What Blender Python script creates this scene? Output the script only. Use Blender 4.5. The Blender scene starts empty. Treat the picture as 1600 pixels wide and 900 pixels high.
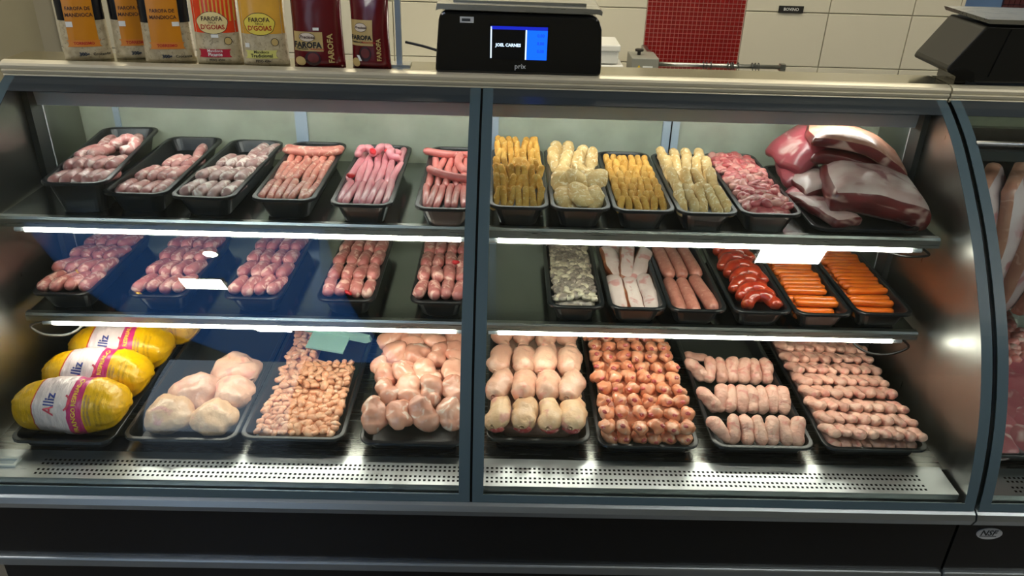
import bpy, math, random
from mathutils import Vector, Matrix, Euler, noise as mnoise
sc = bpy.context.scene
col = sc.collection
random.seed(7)
R = math.radians

# ------------------------------------------------------------------ camera, world, lights, exposure
def hexc(h):
    h = h.lstrip('#')
    v = [int(h[i:i+2], 16)/255 for i in (0, 2, 4)]
    return tuple(c/12.92 if c <= .04045 else ((c+.055)/1.055)**2.4 for c in v)

cam = bpy.data.cameras.new('camera'); camo = bpy.data.objects.new('camera', cam); col.objects.link(camo)
cam.sensor_width = 36; cam.lens = 1250/1600*36; cam.clip_start = .05
PITCH, YAW, ROLL = R(27.5), .018, .031
fw = Vector((math.sin(YAW)*math.cos(PITCH), math.cos(YAW)*math.cos(PITCH), -math.sin(PITCH)))
r0 = Vector((math.cos(YAW), -math.sin(YAW), 0)); u0 = r0.cross(fw)
rr_ = r0*math.cos(ROLL)+u0*math.sin(ROLL); uu_ = -r0*math.sin(ROLL)+u0*math.cos(ROLL)
m = Matrix((rr_, uu_, -fw)).transposed().to_4x4(); m.translation = (0, 0, 1.65)
camo.matrix_world = m
sc.camera = camo
sc.view_settings.view_transform = 'Standard'; sc.view_settings.look = 'None'
sc.view_settings.gamma = 1; sc.view_settings.use_curve_mapping = False
sc.view_settings.exposure = 0.62
w = bpy.data.worlds.new('world'); sc.world = w; w.use_nodes = True
w.node_tree.nodes['Background'].inputs[0].default_value = (.66, .81, 1, 1)
w.node_tree.nodes['Background'].inputs[1].default_value = 1.0
LED = 24.0          # shelf lamp radiance
PANEL = 90.0         # ceiling panel radiance

# ------------------------------------------------------------------ materials
def new_mat(name):
    mt = bpy.data.materials.new(name); mt.use_nodes = True
    nt = mt.node_tree
    return mt, nt, nt.nodes['Principled BSDF']
def N(nt, t, **kw):
    n = nt.nodes.new(t)
    for k, v in kw.items(): setattr(n, k, v)
    return n
def plain(name, c, rough=.5, metal=0, spec=.5, vary=0, bump=None, coat=0, nscale=8):
    mt, nt, b = new_mat(name); c = hexc(c)
    b.inputs['Base Color'].default_value = (*c, 1); b.inputs['Roughness'].default_value = rough
    b.inputs['Metallic'].default_value = metal; b.inputs['Specular IOR Level'].default_value = spec
    b.inputs['Coat Weight'].default_value = coat
    tc = N(nt, 'ShaderNodeTexCoord')
    if vary:
        no = N(nt, 'ShaderNodeTexNoise'); no.inputs['Scale'].default_value = nscale; no.inputs['Detail'].default_value = 4
        nt.links.new(tc.outputs['Object'], no.inputs['Vector'])
        mp = N(nt, 'ShaderNodeMapRange'); mp.inputs['To Min'].default_value = 1-vary; mp.inputs['To Max'].default_value = 1+vary
        nt.links.new(no.outputs['Fac'], mp.inputs['Value'])
        mx = N(nt, 'ShaderNodeVectorMath', operation='SCALE'); mx.inputs[0].default_value = c
        nt.links.new(mp.outputs[0], mx.inputs['Scale']); nt.links.new(mx.outputs[0], b.inputs['Base Color'])
    if bump:
        no2 = N(nt, 'ShaderNodeTexNoise'); no2.inputs['Scale'].default_value = bump[0]; no2.inputs['Detail'].default_value = 3
        nt.links.new(tc.outputs['Object'], no2.inputs['Vector'])
        bp = N(nt, 'ShaderNodeBump'); bp.inputs['Strength'].default_value = bump[1]; bp.inputs['Distance'].default_value = bump[2] if len(bump) > 2 else .002
        nt.links.new(no2.outputs['Fac'], bp.inputs['Height']); nt.links.new(bp.outputs[0], b.inputs['Normal'])
    return mt
def emit(name, c, s):
    mt, nt, b = new_mat(name); nt.nodes.remove(b)
    e = N(nt, 'ShaderNodeEmission'); e.inputs[0].default_value = (*hexc(c), 1); e.inputs[1].default_value = s
    nt.links.new(e.outputs[0], nt.nodes['Material Output'].inputs[0]); return mt
def meat(name, c1, c2, c3=None, scale=40, spots=.35, spot_scale=90, rough=.38, bump=.25, bscale=120, rnd=.12, stretch=(1, 1, 1), bdist=.0015, spec=.5, sss=0):
    """base c1, broad mottling c2, small specks c3; each object a little lighter or darker"""
    mt, nt, b = new_mat(name); L = nt.links.new
    b.inputs['Roughness'].default_value = rough; b.inputs['Specular IOR Level'].default_value = spec
    if sss:
        b.inputs['Subsurface Weight'].default_value = sss; b.inputs['Subsurface Radius'].default_value = (.01, .004, .002); b.inputs['Subsurface Scale'].default_value = .6
    if rough < .5: b.inputs['Coat Weight'].default_value = .25; b.inputs['Coat Roughness'].default_value = .15
    tc = N(nt, 'ShaderNodeTexCoord'); oi = N(nt, 'ShaderNodeObjectInfo')
    off = N(nt, 'ShaderNodeVectorMath', operation='MULTIPLY_ADD'); off.inputs[1].default_value = stretch
    cx = N(nt, 'ShaderNodeCombineXYZ'); L(oi.outputs['Random'], cx.inputs[0]); L(oi.outputs['Random'], cx.inputs[1])
    L(tc.outputs['Object'], off.inputs[0]); L(cx.outputs[0], off.inputs[2])
    n1 = N(nt, 'ShaderNodeTexNoise'); n1.inputs['Scale'].default_value = scale; n1.inputs['Detail'].default_value = 3
    L(off.outputs[0], n1.inputs['Vector'])
    rp = N(nt, 'ShaderNodeValToRGB'); rp.color_ramp.elements[0].position = .38; rp.color_ramp.elements[1].position = .64
    rp.color_ramp.elements[0].color = (*hexc(c1), 1); rp.color_ramp.elements[1].color = (*hexc(c2), 1)
    L(n1.outputs['Fac'], rp.inputs['Fac'])
    out = rp.outputs[0]
    if c3:
        n2 = N(nt, 'ShaderNodeTexNoise'); n2.inputs['Scale'].default_value = spot_scale; n2.inputs['Detail'].default_value = 2; n2.inputs['Distortion'].default_value = .8
        L(off.outputs[0], n2.inputs['Vector'])
        r2 = N(nt, 'ShaderNodeValToRGB'); r2.color_ramp.elements[0].position = .68-spots*.35; r2.color_ramp.elements[1].position = .76-spots*.3
        L(n2.outputs['Fac'], r2.inputs['Fac'])
        mx = N(nt, 'ShaderNodeMix', data_type='RGBA'); L(r2.outputs[0], mx.inputs['Factor']); L(out, mx.inputs[6]); mx.inputs[7].default_value = (*hexc(c3), 1)
        out = mx.outputs[2]
    hv = N(nt, 'ShaderNodeHueSaturation')
    mp = N(nt, 'ShaderNodeMapRange'); mp.inputs['To Min'].default_value = 1-rnd; mp.inputs['To Max'].default_value = 1+rnd
    L(oi.outputs['Random'], mp.inputs['Value']); L(mp.outputs[0], hv.inputs['Value']); L(out, hv.inputs['Color'])
    L(hv.outputs[0], b.inputs['Base Color'])
    if bump:
        n3 = N(nt, 'ShaderNodeTexNoise'); n3.inputs['Scale'].default_value = bscale; n3.inputs['Detail'].default_value = 3
        L(off.outputs[0], n3.inputs['Vector'])
        bp = N(nt, 'ShaderNodeBump'); bp.inputs['Strength'].default_value = bump; bp.inputs['Distance'].default_value = bdist
        L(n3.outputs['Fac'], bp.inputs['Height']); L(bp.outputs[0], b.inputs['Normal'])
    return mt
def glass(name, tint, base=.045, edge=.5, haze=0, haze_c='#9aa79a', rough=0):
    """thin pane: clear transmission, mirror reflection that grows to grazing, optional greasy film"""
    mt, nt, b = new_mat(name); L = nt.links.new; nt.nodes.remove(b)
    tr = N(nt, 'ShaderNodeBsdfTransparent'); tr.inputs[0].default_value = (*hexc(tint), 1)
    gl = N(nt, 'ShaderNodeBsdfGlossy'); gl.inputs['Roughness'].default_value = rough
    lw = N(nt, 'ShaderNodeLayerWeight'); lw.inputs[0].default_value = .5
    pw = N(nt, 'ShaderNodeMath', operation='POWER'); pw.inputs[1].default_value = 4; L(lw.outputs['Facing'], pw.inputs[0])
    ma = N(nt, 'ShaderNodeMath', operation='MULTIPLY_ADD'); ma.inputs[1].default_value = edge; ma.inputs[2].default_value = base; L(pw.outputs[0], ma.inputs[0])
    mx = N(nt, 'ShaderNodeMixShader'); L(ma.outputs[0], mx.inputs[0]); L(tr.outputs[0], mx.inputs[1]); L(gl.outputs[0], mx.inputs[2])
    o = mx.outputs[0]
    if haze:
        df = N(nt, 'ShaderNodeBsdfDiffuse'); df.inputs[0].default_value = (*hexc(haze_c), 1)
        tl = N(nt, 'ShaderNodeBsdfTranslucent'); tl.inputs[0].default_value = (*hexc(haze_c), 1)
        m0 = N(nt, 'ShaderNodeMixShader'); m0.inputs[0].default_value = .4; L(df.outputs[0], m0.inputs[1]); L(tl.outputs[0], m0.inputs[2])
        tc = N(nt, 'ShaderNodeTexCoord'); no = N(nt, 'ShaderNodeTexNoise'); no.inputs['Scale'].default_value = 9; no.inputs['Detail'].default_value = 5
        L(tc.outputs['Object'], no.inputs['Vector'])
        mp = N(nt, 'ShaderNodeMapRange'); mp.inputs['From Min'].default_value = .3; mp.inputs['From Max'].default_value = .7
        mp.inputs['To Min'].default_value = haze*.8; mp.inputs['To Max'].default_value = min(1, haze*1.2); L(no.outputs['Fac'], mp.inputs['Value'])
        m2 = N(nt, 'ShaderNodeMixShader'); L(mp.outputs[0], m2.inputs[0]); L(o, m2.inputs[1]); L(m0.outputs[0], m2.inputs[2]); o = m2.outputs[0]
    L(o, nt.nodes['Material Output'].inputs[0]); return mt

def translucent(name, c):
    mt, nt, b = new_mat(name); nt.nodes.remove(b); t = N(nt, 'ShaderNodeBsdfTranslucent'); t.inputs[0].default_value = (*hexc(c), 1)
    nt.links.new(t.outputs[0], nt.nodes['Material Output'].inputs[0]); return mt
def brushed(name, c, rough=.25, stretch=(2, 60, 60), vary=.12):
    mt, nt, b = new_mat(name); L = nt.links.new
    b.inputs['Metallic'].default_value = 1; b.inputs['Base Color'].default_value = (*hexc(c), 1)
    tc = N(nt, 'ShaderNodeTexCoord'); mpg = N(nt, 'ShaderNodeMapping'); mpg.inputs['Scale'].default_value = stretch
    no = N(nt, 'ShaderNodeTexNoise'); no.inputs['Scale'].default_value = 4; no.inputs['Detail'].default_value = 4
    L(tc.outputs['Object'], mpg.inputs[0]); L(mpg.outputs[0], no.inputs['Vector'])
    mp = N(nt, 'ShaderNodeMapRange'); mp.inputs['To Min'].default_value = max(.03, rough-vary); mp.inputs['To Max'].default_value = rough+vary
    L(no.outputs['Fac'], mp.inputs['Value']); L(mp.outputs[0], b.inputs['Roughness'])
    return mt

M = dict(
 steel=brushed('stainless steel', '#b9bab5', .3), shelf=brushed('polished shelf steel', '#8d9292', .17, (2, 30, 30), .06),
 sidesteel=brushed('side steel', '#9d9e9a', .33, (20, 20, 2), .12), deck=brushed('deck steel', '#8f908c', .25),
 grille=brushed('grille steel', '#c9cdd0', .32), ledge=plain('champagne anodised ledge', '#c9c2ac', .42, metal=.45),
 ledgetop=brushed('ledge top steel', '#b7b29c', .16, (3, 30, 3), .05), alu=brushed('aluminium', '#a9b3bb', .36, (1, 40, 40), .08),
 frame=plain('painted frame', '#4f5a60', .4), dark=plain('dark gap', '#040506', .9, spec=.1), black=plain('black panel', '#07090b', .28, vary=.2, nscale=3),
 post=plain('door post aluminium', '#a9bacb', .35, metal=.2), bar=plain('lamp cover', '#c2ccd3', .3), darkpost=plain('upright', '#4a4d4d', .4, metal=.6),
 hiband=plain('dark printed glass top edge', '#2b3238', .3), band=plain('printed glass edge', '#40515a', .25), glass=glass('front glass', '#f2f8f8'), door=glass('rear door glass', '#cdd6cc', .05, .4, .68, '#cdd3c7'),
 tray=plain('black tray plastic', '#0e1216', .3, bump=(300, .1)), led=emit('lamp tube', '#fff3e0', LED), lampcap=plain('lamp cap', '#c7ccd0', .4),
 panel=emit('ceiling panel light', '#f6f3e6', PANEL), aisle_fill=emit('added aisle fill panel', '#fff9ec', 24), work_fill=emit('added work area fill panel', '#fff4dc', 11), led2=emit('canopy lamp tube', '#fff6ea', 24), cable=plain('cable', '#0b0b0b', .45), greycable=plain('grey cable', '#8a8a86', .45),  # aisle and work area panel emitters serve the added fill panels only
 bluesheet=translucent('added blue translucent sheet', '#9cc2ea'), white=plain('white plastic', '#d9d9d2', .4), wall=plain('wall plaster', '#8f8a76', .6, vary=.06), tile=plain('white wall tile', '#c6c1ae', .16, vary=.04, nscale=2), grout=plain('grout', '#9c9684', .8),
 mosaic=plain('red mosaic', '#7d1413', .18, vary=.3, nscale=30), mgrout=plain('pink grout', '#d8b3a6', .8), floor=plain('floor tile', '#4a4845', .4, vary=.1), ceil=plain('ceiling paint', '#b9b9b2', .8),
 bluewall=plain('blue wall', '#5f7ea8', .5, vary=.1, nscale=2), darkmosaic=plain('dark mosaic', '#4a1d22', .3), scale=plain('scale housing', '#05070a', .12, coat=.3), scale2=plain('scale side housing', '#070807', .35),
 screen_b=emit('screen blue', '#1560ff', 1.0), screen_k=plain('screen black', '#06080d', .2), screen_t=emit('screen white', '#cfe6ff', 1.0), screen_d=emit('screen dark blue', '#1a26b0', .9),
 ink=plain('black ink', '#15130f', .5), silver=plain('silver ink', '#c8ccd0', .3, metal=.3), sticker=plain('sticker', '#d9dad6', .5), darkink=plain('grey ink', '#2a2f33', .5),
)
# foods
M.update(
 saus=meat('raw pork sausage', '#b3716e', '#c58c86', '#e2c3ba', 38, .42, 55, bump=.2),
 sausgrey=meat('raw herb sausage', '#a17673', '#b8958f', '#e0cfc6', 38, .48, 55, bump=.2),
 sausthin=meat('thin raw sausage', '#c26f62', '#d68c7b', '#e8bfa8', 45, .35, 80, bump=.2),
 sauspink=meat('smooth pink sausage', '#d3808a', '#dc939a', '#e2a6a8', 30, .12, 60, rough=.3, bump=.1),
 sausred=meat('red pink sausage', '#d7736c', '#e08780', '#e6a096', 35, .16, 80, rough=.3, bump=.12),
 sausdark=meat('coarse raw sausage', '#a85c58', '#bd766f', '#e0b3a4', 45, .44, 60, bump=.2),
 redtie=plain('red tie', '#d0202c', .4), yellowclip=plain('yellow clip', '#d7a51d', .4),
 bread=meat('yellow breading', '#cc9134', '#dfad54', '#e9c684', 60, .25, 180, rough=.75, bump=.6, bscale=350, bdist=.002),
 breadp=meat('pale breading', '#c8a264', '#dcbd84', '#eedbb4', 45, .36, 110, rough=.8, bump=.6, bscale=300, bdist=.002),
 stew=meat('pork stew meat', '#b0444a', '#cc6a6a', '#dd9c92', 40, .38, 70, rough=.3),
 stewfat=meat('pork stew fat', '#d1857d', '#dba497', '#b8545a', 40, .2, 70, rough=.3),
 beef=meat('beef muscle', '#56191b', '#732727', '#b9968a', 16, .30, 13, rough=.32, stretch=(1, 1, 2.0), bump=.35, bscale=60),
 beeffat=meat('beef fat and membrane', '#b08b86', '#c9b2aa', '#8e5557', 12, .24, 16, rough=.35, bump=.5, bscale=45, bdist=.003),
 beefpink=meat('pink beef cut', '#943c45', '#a94f57', '#cfa9a3', 14, .26, 16, rough=.32, bump=.4, bscale=50, bdist=.003),
 offal=meat('grey offal', '#655a52', '#8c8073', '#aca28f', 60, .25, 80, rough=.35, bump=.4),
 offalp=meat('pale offal', '#a89c86', '#c2b99f', '#857a6b', 60, .3, 90, rough=.35, bump=.4),
 bacon=meat('bacon fat', '#cbb5ad', '#d8c8c0', '#c48d87', 20, .34, 34, rough=.35), rind=meat('smoked rind', '#7a3b22', '#9a5a36', '#b5774a', 30, .25, 60, rough=.4),
 calab=meat('brown pink sausage', '#a96757', '#b97a68', '#c99583', 60, .22, 120, rough=.35, bump=.12),
 smoked=meat('red smoked sausage', '#9c2a18', '#b53d20', '#c5602f', 30, .15, 90, rough=.16, bump=.05, spec=.7),
 hotdog=meat('orange hot dog sausage', '#d9600f', '#e57219', None, 25, 0, 60, rough=.25, bump=.04, rnd=.08),
 skin=meat('chicken skin', '#d09c84', '#dbb096', '#d68f7e', 18, .26, 30, rough=.36, bump=.7, bscale=75, bdist=.004),
 skinpale=meat('pale chicken skin', '#d8ac84', '#e0bb96', '#cf907f', 16, .24, 26, rough=.36, bump=.7, bscale=75, bdist=.004),
 flesh=meat('skinless chicken', '#d18f78', '#dda48b', '#e8cbb8', 18, .28, 34, rough=.25, bump=.45, bscale=50, bdist=.004),
 dice=meat('diced chicken', '#d9936d', '#e4ab87', '#e8c0a3', 50, .28, 90, rough=.3, bump=.2),
 drum=meat('drumette flesh', '#d4805a', '#df9a76', '#e2b79b', 24, .30, 45, rough=.28, bump=.25), bone=meat('bone end', '#a82f33', '#c35c58', '#e0b8ac', 120, .30, 200, rough=.35),
 wing=meat('chicken wing skin', '#d69c88', '#dfb09b', '#d48a7c', 24, .30, 36, rough=.36, bump=.8, bscale=110, stretch=(1, 1.6, 1), bdist=.003),
 pork=meat('pork cube', '#cd7770', '#d8938a', '#e4c2b8', 26, .38, 40, rough=.3), chop=meat('pork chop', '#9c5058', '#ae686b', '#cfaea8', 14, .30, 16, rough=.3),
 porkrind=meat('pork rind', '#a8705c', '#bb8670', '#c99a86', 20, .25, 40, rough=.4), porkside=meat('pork side', '#b59a9c', '#c9b7b8', '#a56c6e', 10, .28, 14, rough=.35),
)

# ------------------------------------------------------------------ mesh helpers
class MB:
    def __init__(s): s.v = []; s.f = []; s.mi = []
    def add(s, vs, fs, mi=0):
        o = len(s.v); s.v += [tuple(p) for p in vs]; s.f += [tuple(i+o for i in f) for f in fs]; s.mi += [mi]*len(fs); return s
    def box(s, x0, x1, y0, y1, z0, z1, mi=0):
        return s.add([(x, y, z) for z in (z0, z1) for y in (y0, y1) for x in (x0, x1)],
                     [(0, 2, 3, 1), (4, 5, 7, 6), (0, 1, 5, 4), (2, 6, 7, 3), (0, 4, 6, 2), (1, 3, 7, 5)], mi)
    def loft(s, loops, caps=(True, True), closed=True, mi=0):
        n = len(loops[0]); vs = [p for l in loops for p in l]; fs = []
        for i in range(len(loops)-1):
            for j in range(n if closed else n-1):
                k = (j+1) % n; fs.append((i*n+j, i*n+k, (i+1)*n+k, (i+1)*n+j))
        if caps[0]: fs.append(tuple(reversed(range(n))))
        if caps[1]: fs.append(tuple(range((len(loops)-1)*n, len(loops)*n)))
        return s.add(vs, fs, mi)
    def prism(s, poly, x0, x1, mi=0):   # poly in (y,z), extruded along x
        n = len(poly)
        vs = [(x0, y, z) for y, z in poly]+[(x1, y, z) for y, z in poly]
        fs = [tuple(range(n))[::-1], tuple(range(n, 2*n))]+[(i, (i+1) % n, n+(i+1) % n, n+i) for i in range(n)]
        return s.add(vs, fs, mi)
    def prismy(s, poly, y0, y1, mi=0):  # poly in (x,z), extruded along y
        n = len(poly)
        vs = [(x, y0, z) for x, z in poly]+[(x, y1, z) for x, z in poly]
        fs = [tuple(range(n)), tuple(range(n, 2*n))[::-1]]+[((i+1) % n, i, n+i, n+(i+1) % n) for i in range(n)]
        return s.add(vs, fs, mi)
    def tube(s, path, r, n=8, mi=0, caps=True):
        P = [Vector(p) for p in path]; loops = []
        rs = r if isinstance(r, (list, tuple)) else [r]*len(P)
        up = Vector((0, 0, 1)); prev = None
        for i, p in enumerate(P):
            t = (P[min(i+1, len(P)-1)]-P[max(i-1, 0)]).normalized()
            if prev is None:
                a = t.cross(up)
                if a.length < .1: a = t.cross(Vector((0, 1, 0)))
            else: a = prev-t*prev.dot(t)
            a.normalize(); prev = a; b = t.cross(a)
            loops.append([p+(a*math.cos(q)+b*math.sin(q))*rs[i] for q in [2*math.pi*k/n for k in range(n)]])
        return s.loft(loops, (caps, caps), mi=mi)
    def mesh(s, name, mats, smooth=False):
        me = bpy.data.meshes.new(name); me.from_pydata(s.v, [], s.f)
        for mt in (mats if isinstance(mats, (list, tuple)) else [mats]): me.materials.append(mt)
        for p, k in zip(me.polygons, s.mi): p.material_index = k; p.use_smooth = smooth
        import bmesh as bm_
        b = bm_.new(); b.from_mesh(me); bm_.ops.recalc_face_normals(b, faces=b.faces); b.to_mesh(me); b.free()
        me.update(); return me
def ob(name, me, parent=None, loc=(0, 0, 0), rot=(0, 0, 0), label=None, cat=None, group=None, kind=None, scale=None):
    o = bpy.data.objects.new(name, me); col.objects.link(o); o.parent = parent; o.location = loc; o.rotation_euler = rot
    if scale: o.scale = scale if isinstance(scale, (tuple, list)) else (scale,)*3
    if label: o['label'] = label
    if cat: o['category'] = cat
    if group: o['group'] = group
    if kind: o['kind'] = kind
    return o
def build(name, mb, mat, parent=None, smooth=False, bevel=0, **kw):
    o = ob(name, mb.mesh(name, mat, smooth), parent, **kw)
    if bevel:
        b = o.modifiers.new('bevel', 'BEVEL'); b.width = bevel; b.segments = 2; b.limit_method = 'ANGLE'
    return o
def thing(name, label, cat, loc=(0, 0, 0), rot=(0, 0, 0), group=None): return ob(name, None, None, loc, rot, label, cat, group)
def rrect(cx, cy, w, l, r, z, n=5):
    out = []
    for (sx, sy, a0) in ((1, 1, 0), (-1, 1, 90), (-1, -1, 180), (1, -1, 270)):
        for k in range(n+1):
            a = R(a0+90*k/n)
            out.append((cx+sx*(w/2-r)+r*math.cos(a), cy+sy*(l/2-r)+r*math.sin(a), z))
    return out
def lump(L, Rr, wx=1, wz=1, prof=None, bend=0, bendz=0, nr=12, ns=12, amp=0, fs=20, seed=0, mats=None, name='lump', sq=1.0, groove=0, gfs=None):
    """organic body along local Y; prof(t) radius factor; bend = arc in XY, bendz = arc in YZ"""
    rings = []; c = max(0, 1-2*Rr/L)
    def cap(t):
        q = abs(2*t-1)
        return 1 if q <= c else math.sqrt(max(0, 1-((q-c)/(1-c))**2))
    so = Vector((seed*3.7, seed*1.3, seed*7.1))
    ts = [.5-.5*math.cos(math.pi*i/nr) for i in range(nr+1)]
    ts[0] = .004; ts[-1] = .996
    for t in ts:
        r = Rr*(prof(t)*(min(1, cap(t)*1.0) if True else 1) if prof else cap(t)); y = (t-.5)*L
        if abs(bend) > 1e-4:
            rad = L/bend; a = y/rad; px, py, ang = rad*(1-math.cos(a)), rad*math.sin(a), a
        else: px, py, ang = 0, y, 0
        if abs(bendz) > 1e-4:
            rad = L/bendz; a = y/rad; pz = rad*(1-math.cos(a)); py = rad*math.sin(a)
        else: pz = 0; a = 0
        ring = []
        for k in range(ns):
            q = 2*math.pi*k/ns
            cq, sq_ = math.cos(q), math.sin(q)
            ex = math.copysign(abs(cq)**sq, cq)*r*wx; ez = math.copysign(abs(sq_)**sq, sq_)*r*wz
            p = Vector((px+ex*math.cos(ang), py-ex*math.sin(ang)-ez*math.sin(a), pz+ez*math.cos(a)))
            if amp:
                d = Vector((ex, 0, ez)); d = d.normalized() if d.length > 1e-6 else Vector((0, 0, 1))
                nv = mnoise.noise(p*fs+so)+.4*mnoise.noise(p*fs*2.4+so*2)
                if groove:
                    g_ = abs(mnoise.noise(p*(gfs or fs)+so*1.7)); nv -= groove*max(0, 1-g_/.16)
                p += d*(amp*nv)*min(1, r/Rr*1.5)
            ring.append(p)
        rings.append(ring)
    mb = MB(); mb.loft(rings, (True, True))
    return mb.mesh(name, mats, True)
def slab(Lx, Ly, T, bx=0, by=0, seed=0, amp=.006, fs=14, nx=14, ny=12, nt=3, e=.25, mats=(None, None), name='slab', taper=0):
    """meat slab: rounded outline, top/bottom material 0, cut sides material 1, bent over X and Y"""
    so = Vector((seed*2.1, seed*5.3, seed))
    def P(u, v, w_):
        # square to rounded outline
        x = u*math.sqrt(1-e*v*v*.5)*Lx/2*(1-taper*v); y = v*math.sqrt(1-e*u*u*.5)*Ly/2
        ed = max(abs(u), abs(v))
        z = (w_-.5)*T*(1-.35*max(0, ed-.8)/.2*abs(2*w_-1))
        p = Vector((x, y, z)); nn = mnoise.noise(p*fs+so); p.z += amp*nn+amp*.8*mnoise.noise(Vector((x, y, 0))*fs*.5+so)
        p.x += amp*mnoise.noise(p*fs+so*2)*ed; p.y += amp*mnoise.noise(p*fs+so*3)*ed
        p.z += bx*(1-(2*p.x/Lx)**2)*1.0 + by*(1-(2*p.y/Ly)**2)
        return p
    mb = MB()
    for w_ in (0, 1):
        vs = [P(-1+2*i/nx, -1+2*j/ny, w_) for j in range(ny+1) for i in range(nx+1)]
        mb.add(vs, [(j*(nx+1)+i, j*(nx+1)+i+1, (j+1)*(nx+1)+i+1, (j+1)*(nx+1)+i) for j in range(ny) for i in range(nx)], 0)
    ring = [(-1+2*i/nx, -1) for i in range(nx)]+[(1, -1+2*j/ny) for j in range(ny)]+[(1-2*i/nx, 1) for i in range(nx)]+[(-1, 1-2*j/ny) for j in range(ny)]
    mb.loft([[P(u, v, k/nt)+Vector((u*.12*T, v*.12*T, 0))*math.sin(math.pi*k/nt) for u, v in ring] for k in range(nt+1)], (False, False), mi=1)
    me = mb.mesh(name, list(mats), True)
    import bmesh as bm_
    b = bm_.new(); b.from_mesh(me); bm_.ops.remove_doubles(b, verts=b.verts, dist=1e-5); bm_.ops.recalc_face_normals(b, faces=b.faces)
    for ed in b.edges:
        if len(ed.link_faces) == 2 and ed.link_faces[0].material_index != ed.link_faces[1].material_index: ed.smooth = False
    b.to_mesh(me); b.free(); return me
_tc = {}
def text_verts(body, size=1, align='CENTER', bold=0, shear=0, space=1):
    key = (body, align, bold, shear, space)
    if key not in _tc:
        cu = bpy.data.curves.new('t', 'FONT'); cu.body = body; cu.align_x = align; cu.align_y = 'CENTER'; cu.resolution_u = 2
        cu.offset = bold; cu.shear = shear; cu.space_character = space
        o = bpy.data.objects.new('t', cu); col.objects.link(o)
        dg = bpy.context.evaluated_depsgraph_get(); dg.update()
        me = bpy.data.meshes.new_from_object(o.evaluated_get(dg))
        _tc[key] = ([tuple(v.co) for v in me.vertices], [tuple(p.vertices) for p in me.polygons])
        bpy.data.objects.remove(o); bpy.data.curves.remove(cu); bpy.data.meshes.remove(me)
    v, f = _tc[key]
    return [(x*size, y*size) for x, y, z in v], f
def lettering(body, size, fn, mat, parent, name='lettering', align='CENTER', bold=0, shear=0, rot=0, sx=1, space=1):
    v, f = text_verts(body, size, align, bold, shear, space); c, s = math.cos(rot), math.sin(rot)
    mb = MB(); mb.add([fn(x*sx*c-y*s, x*sx*s+y*c) for x, y in v], f)
    me = bpy.data.meshes.new(name); me.from_pydata(mb.v, [], mb.f); me.materials.append(mat); me.update()
    return ob(name, me, parent)
def spanpatch(name, rows, fn, mat, parent, m_=8):
    """patch on a surface: rows of (v, uL, uR)"""
    mb = MB(); vs = []; n = m_+1
    for v, a, b in rows: vs += [fn(a+(b-a)*k/m_, v) for k in range(n)]
    mb.add(vs, [(i*n+k, i*n+k+1, (i+1)*n+k+1, (i+1)*n+k) for i in range(len(rows)-1) for k in range(m_)])
    me = bpy.data.meshes.new(name); me.from_pydata(mb.v, [], mb.f); me.materials.append(mat)
    for p in me.polygons: p.use_smooth = True
    return ob(name, me, parent)
def ell_rows(cx, cy, a, b, n=12, wob=0):
    out = []
    for i in range(n+1):
        q = -math.pi/2+math.pi*i/n; s_ = 1+wob*math.sin(6*q)
        out.append((cy+b*math.sin(q), cx-a*math.cos(q)*s_, cx+a*math.cos(q)*s_))
    return out
def rect_rows(x0, x1, y0, y1, n=6): return [(y0+(y1-y0)*i/n, x0, x1) for i in range(n+1)]

# ------------------------------------------------------------------ room
def struct(name, mb, mat, parent=None, **kw): return build(name, mb, mat, parent, kind='structure', **kw)
struct('floor', MB().box(-5, 5, -6, 4.4, -.05, 0), M['floor'])
struct('ceiling', MB().box(-.85, 5, -4.1, 4.8, 3.0, 3.05), M['ceil'])
struct('ceiling_added_panel', MB().box(-2.3, -.85, -4.1, .35, 3.0, 3.02), M['bluesheet'])  # unseen translucent panel added and sized for the blue reflections in the glass
struct('ceiling_rear', MB().box(-2.3, -.85, .35, 4.8, 3.0, 3.05), M['ceil'])
struct('ceiling_left', MB().box(-5, -2.3, -4.1, 4.8, 3.0, 3.05), M['ceil'])
struct('wall_front', MB().box(-1.75, 5, -4.1, -4.0, 0, 3.0), M['wall'])
struct('wall_front_left', MB().box(-5, -3.0, -4.1, -4.0, 0, 3.0), M['wall'])
struct('wall_side_left', MB().box(-5, -4.9, -4, 4.6, 0, 3.0), M['wall'])
struct('wall_side', MB().box(4.9, 5, -4, 4.6, 0, 3.0), M['wall'])
wb = struct('wall_back', MB().box(-2.36, 2.285, 4.212, 4.3, 0, 3.0), M['grout'])
tile_me = {}
def tile(x0, x1, z0, z1, y=4.2):
    k = (round(x1-x0, 3), round(z1-z0, 3))
    if k not in tile_me:
        W, H = k; g = .0022
        tile_me[k] = MB().loft([[(g, .012, g), (W-g, .012, g), (W-g, .012, H-g), (g, .012, H-g)], [(g, .002, g), (W-g, .002, g), (W-g, .002, H-g), (g, .002, H-g)],
                                [(g+.002, 0, g+.002), (W-g-.002, 0, g+.002), (W-g-.002, 0, H-g-.002), (g+.002, 0, H-g-.002)]], (False, True)).mesh('tile', M['tile'])
    ob('tile', tile_me[k], wb, (x0, y, z0))
zs = [.259+.267*i for i in range(11)]
xr = [1.205, 1.626, 2.05, 2.283]; xl = [.71-.425*i for i in range(8)][::-1]
for z in zs:
    for a, b in zip(xr, xr[1:]): tile(a, b, z, z+.267)
    for a, b in zip(xl, xl[1:]): tile(max(a, -2.36), b, z, z+.267)
mb = MB(); p = .0213
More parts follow.
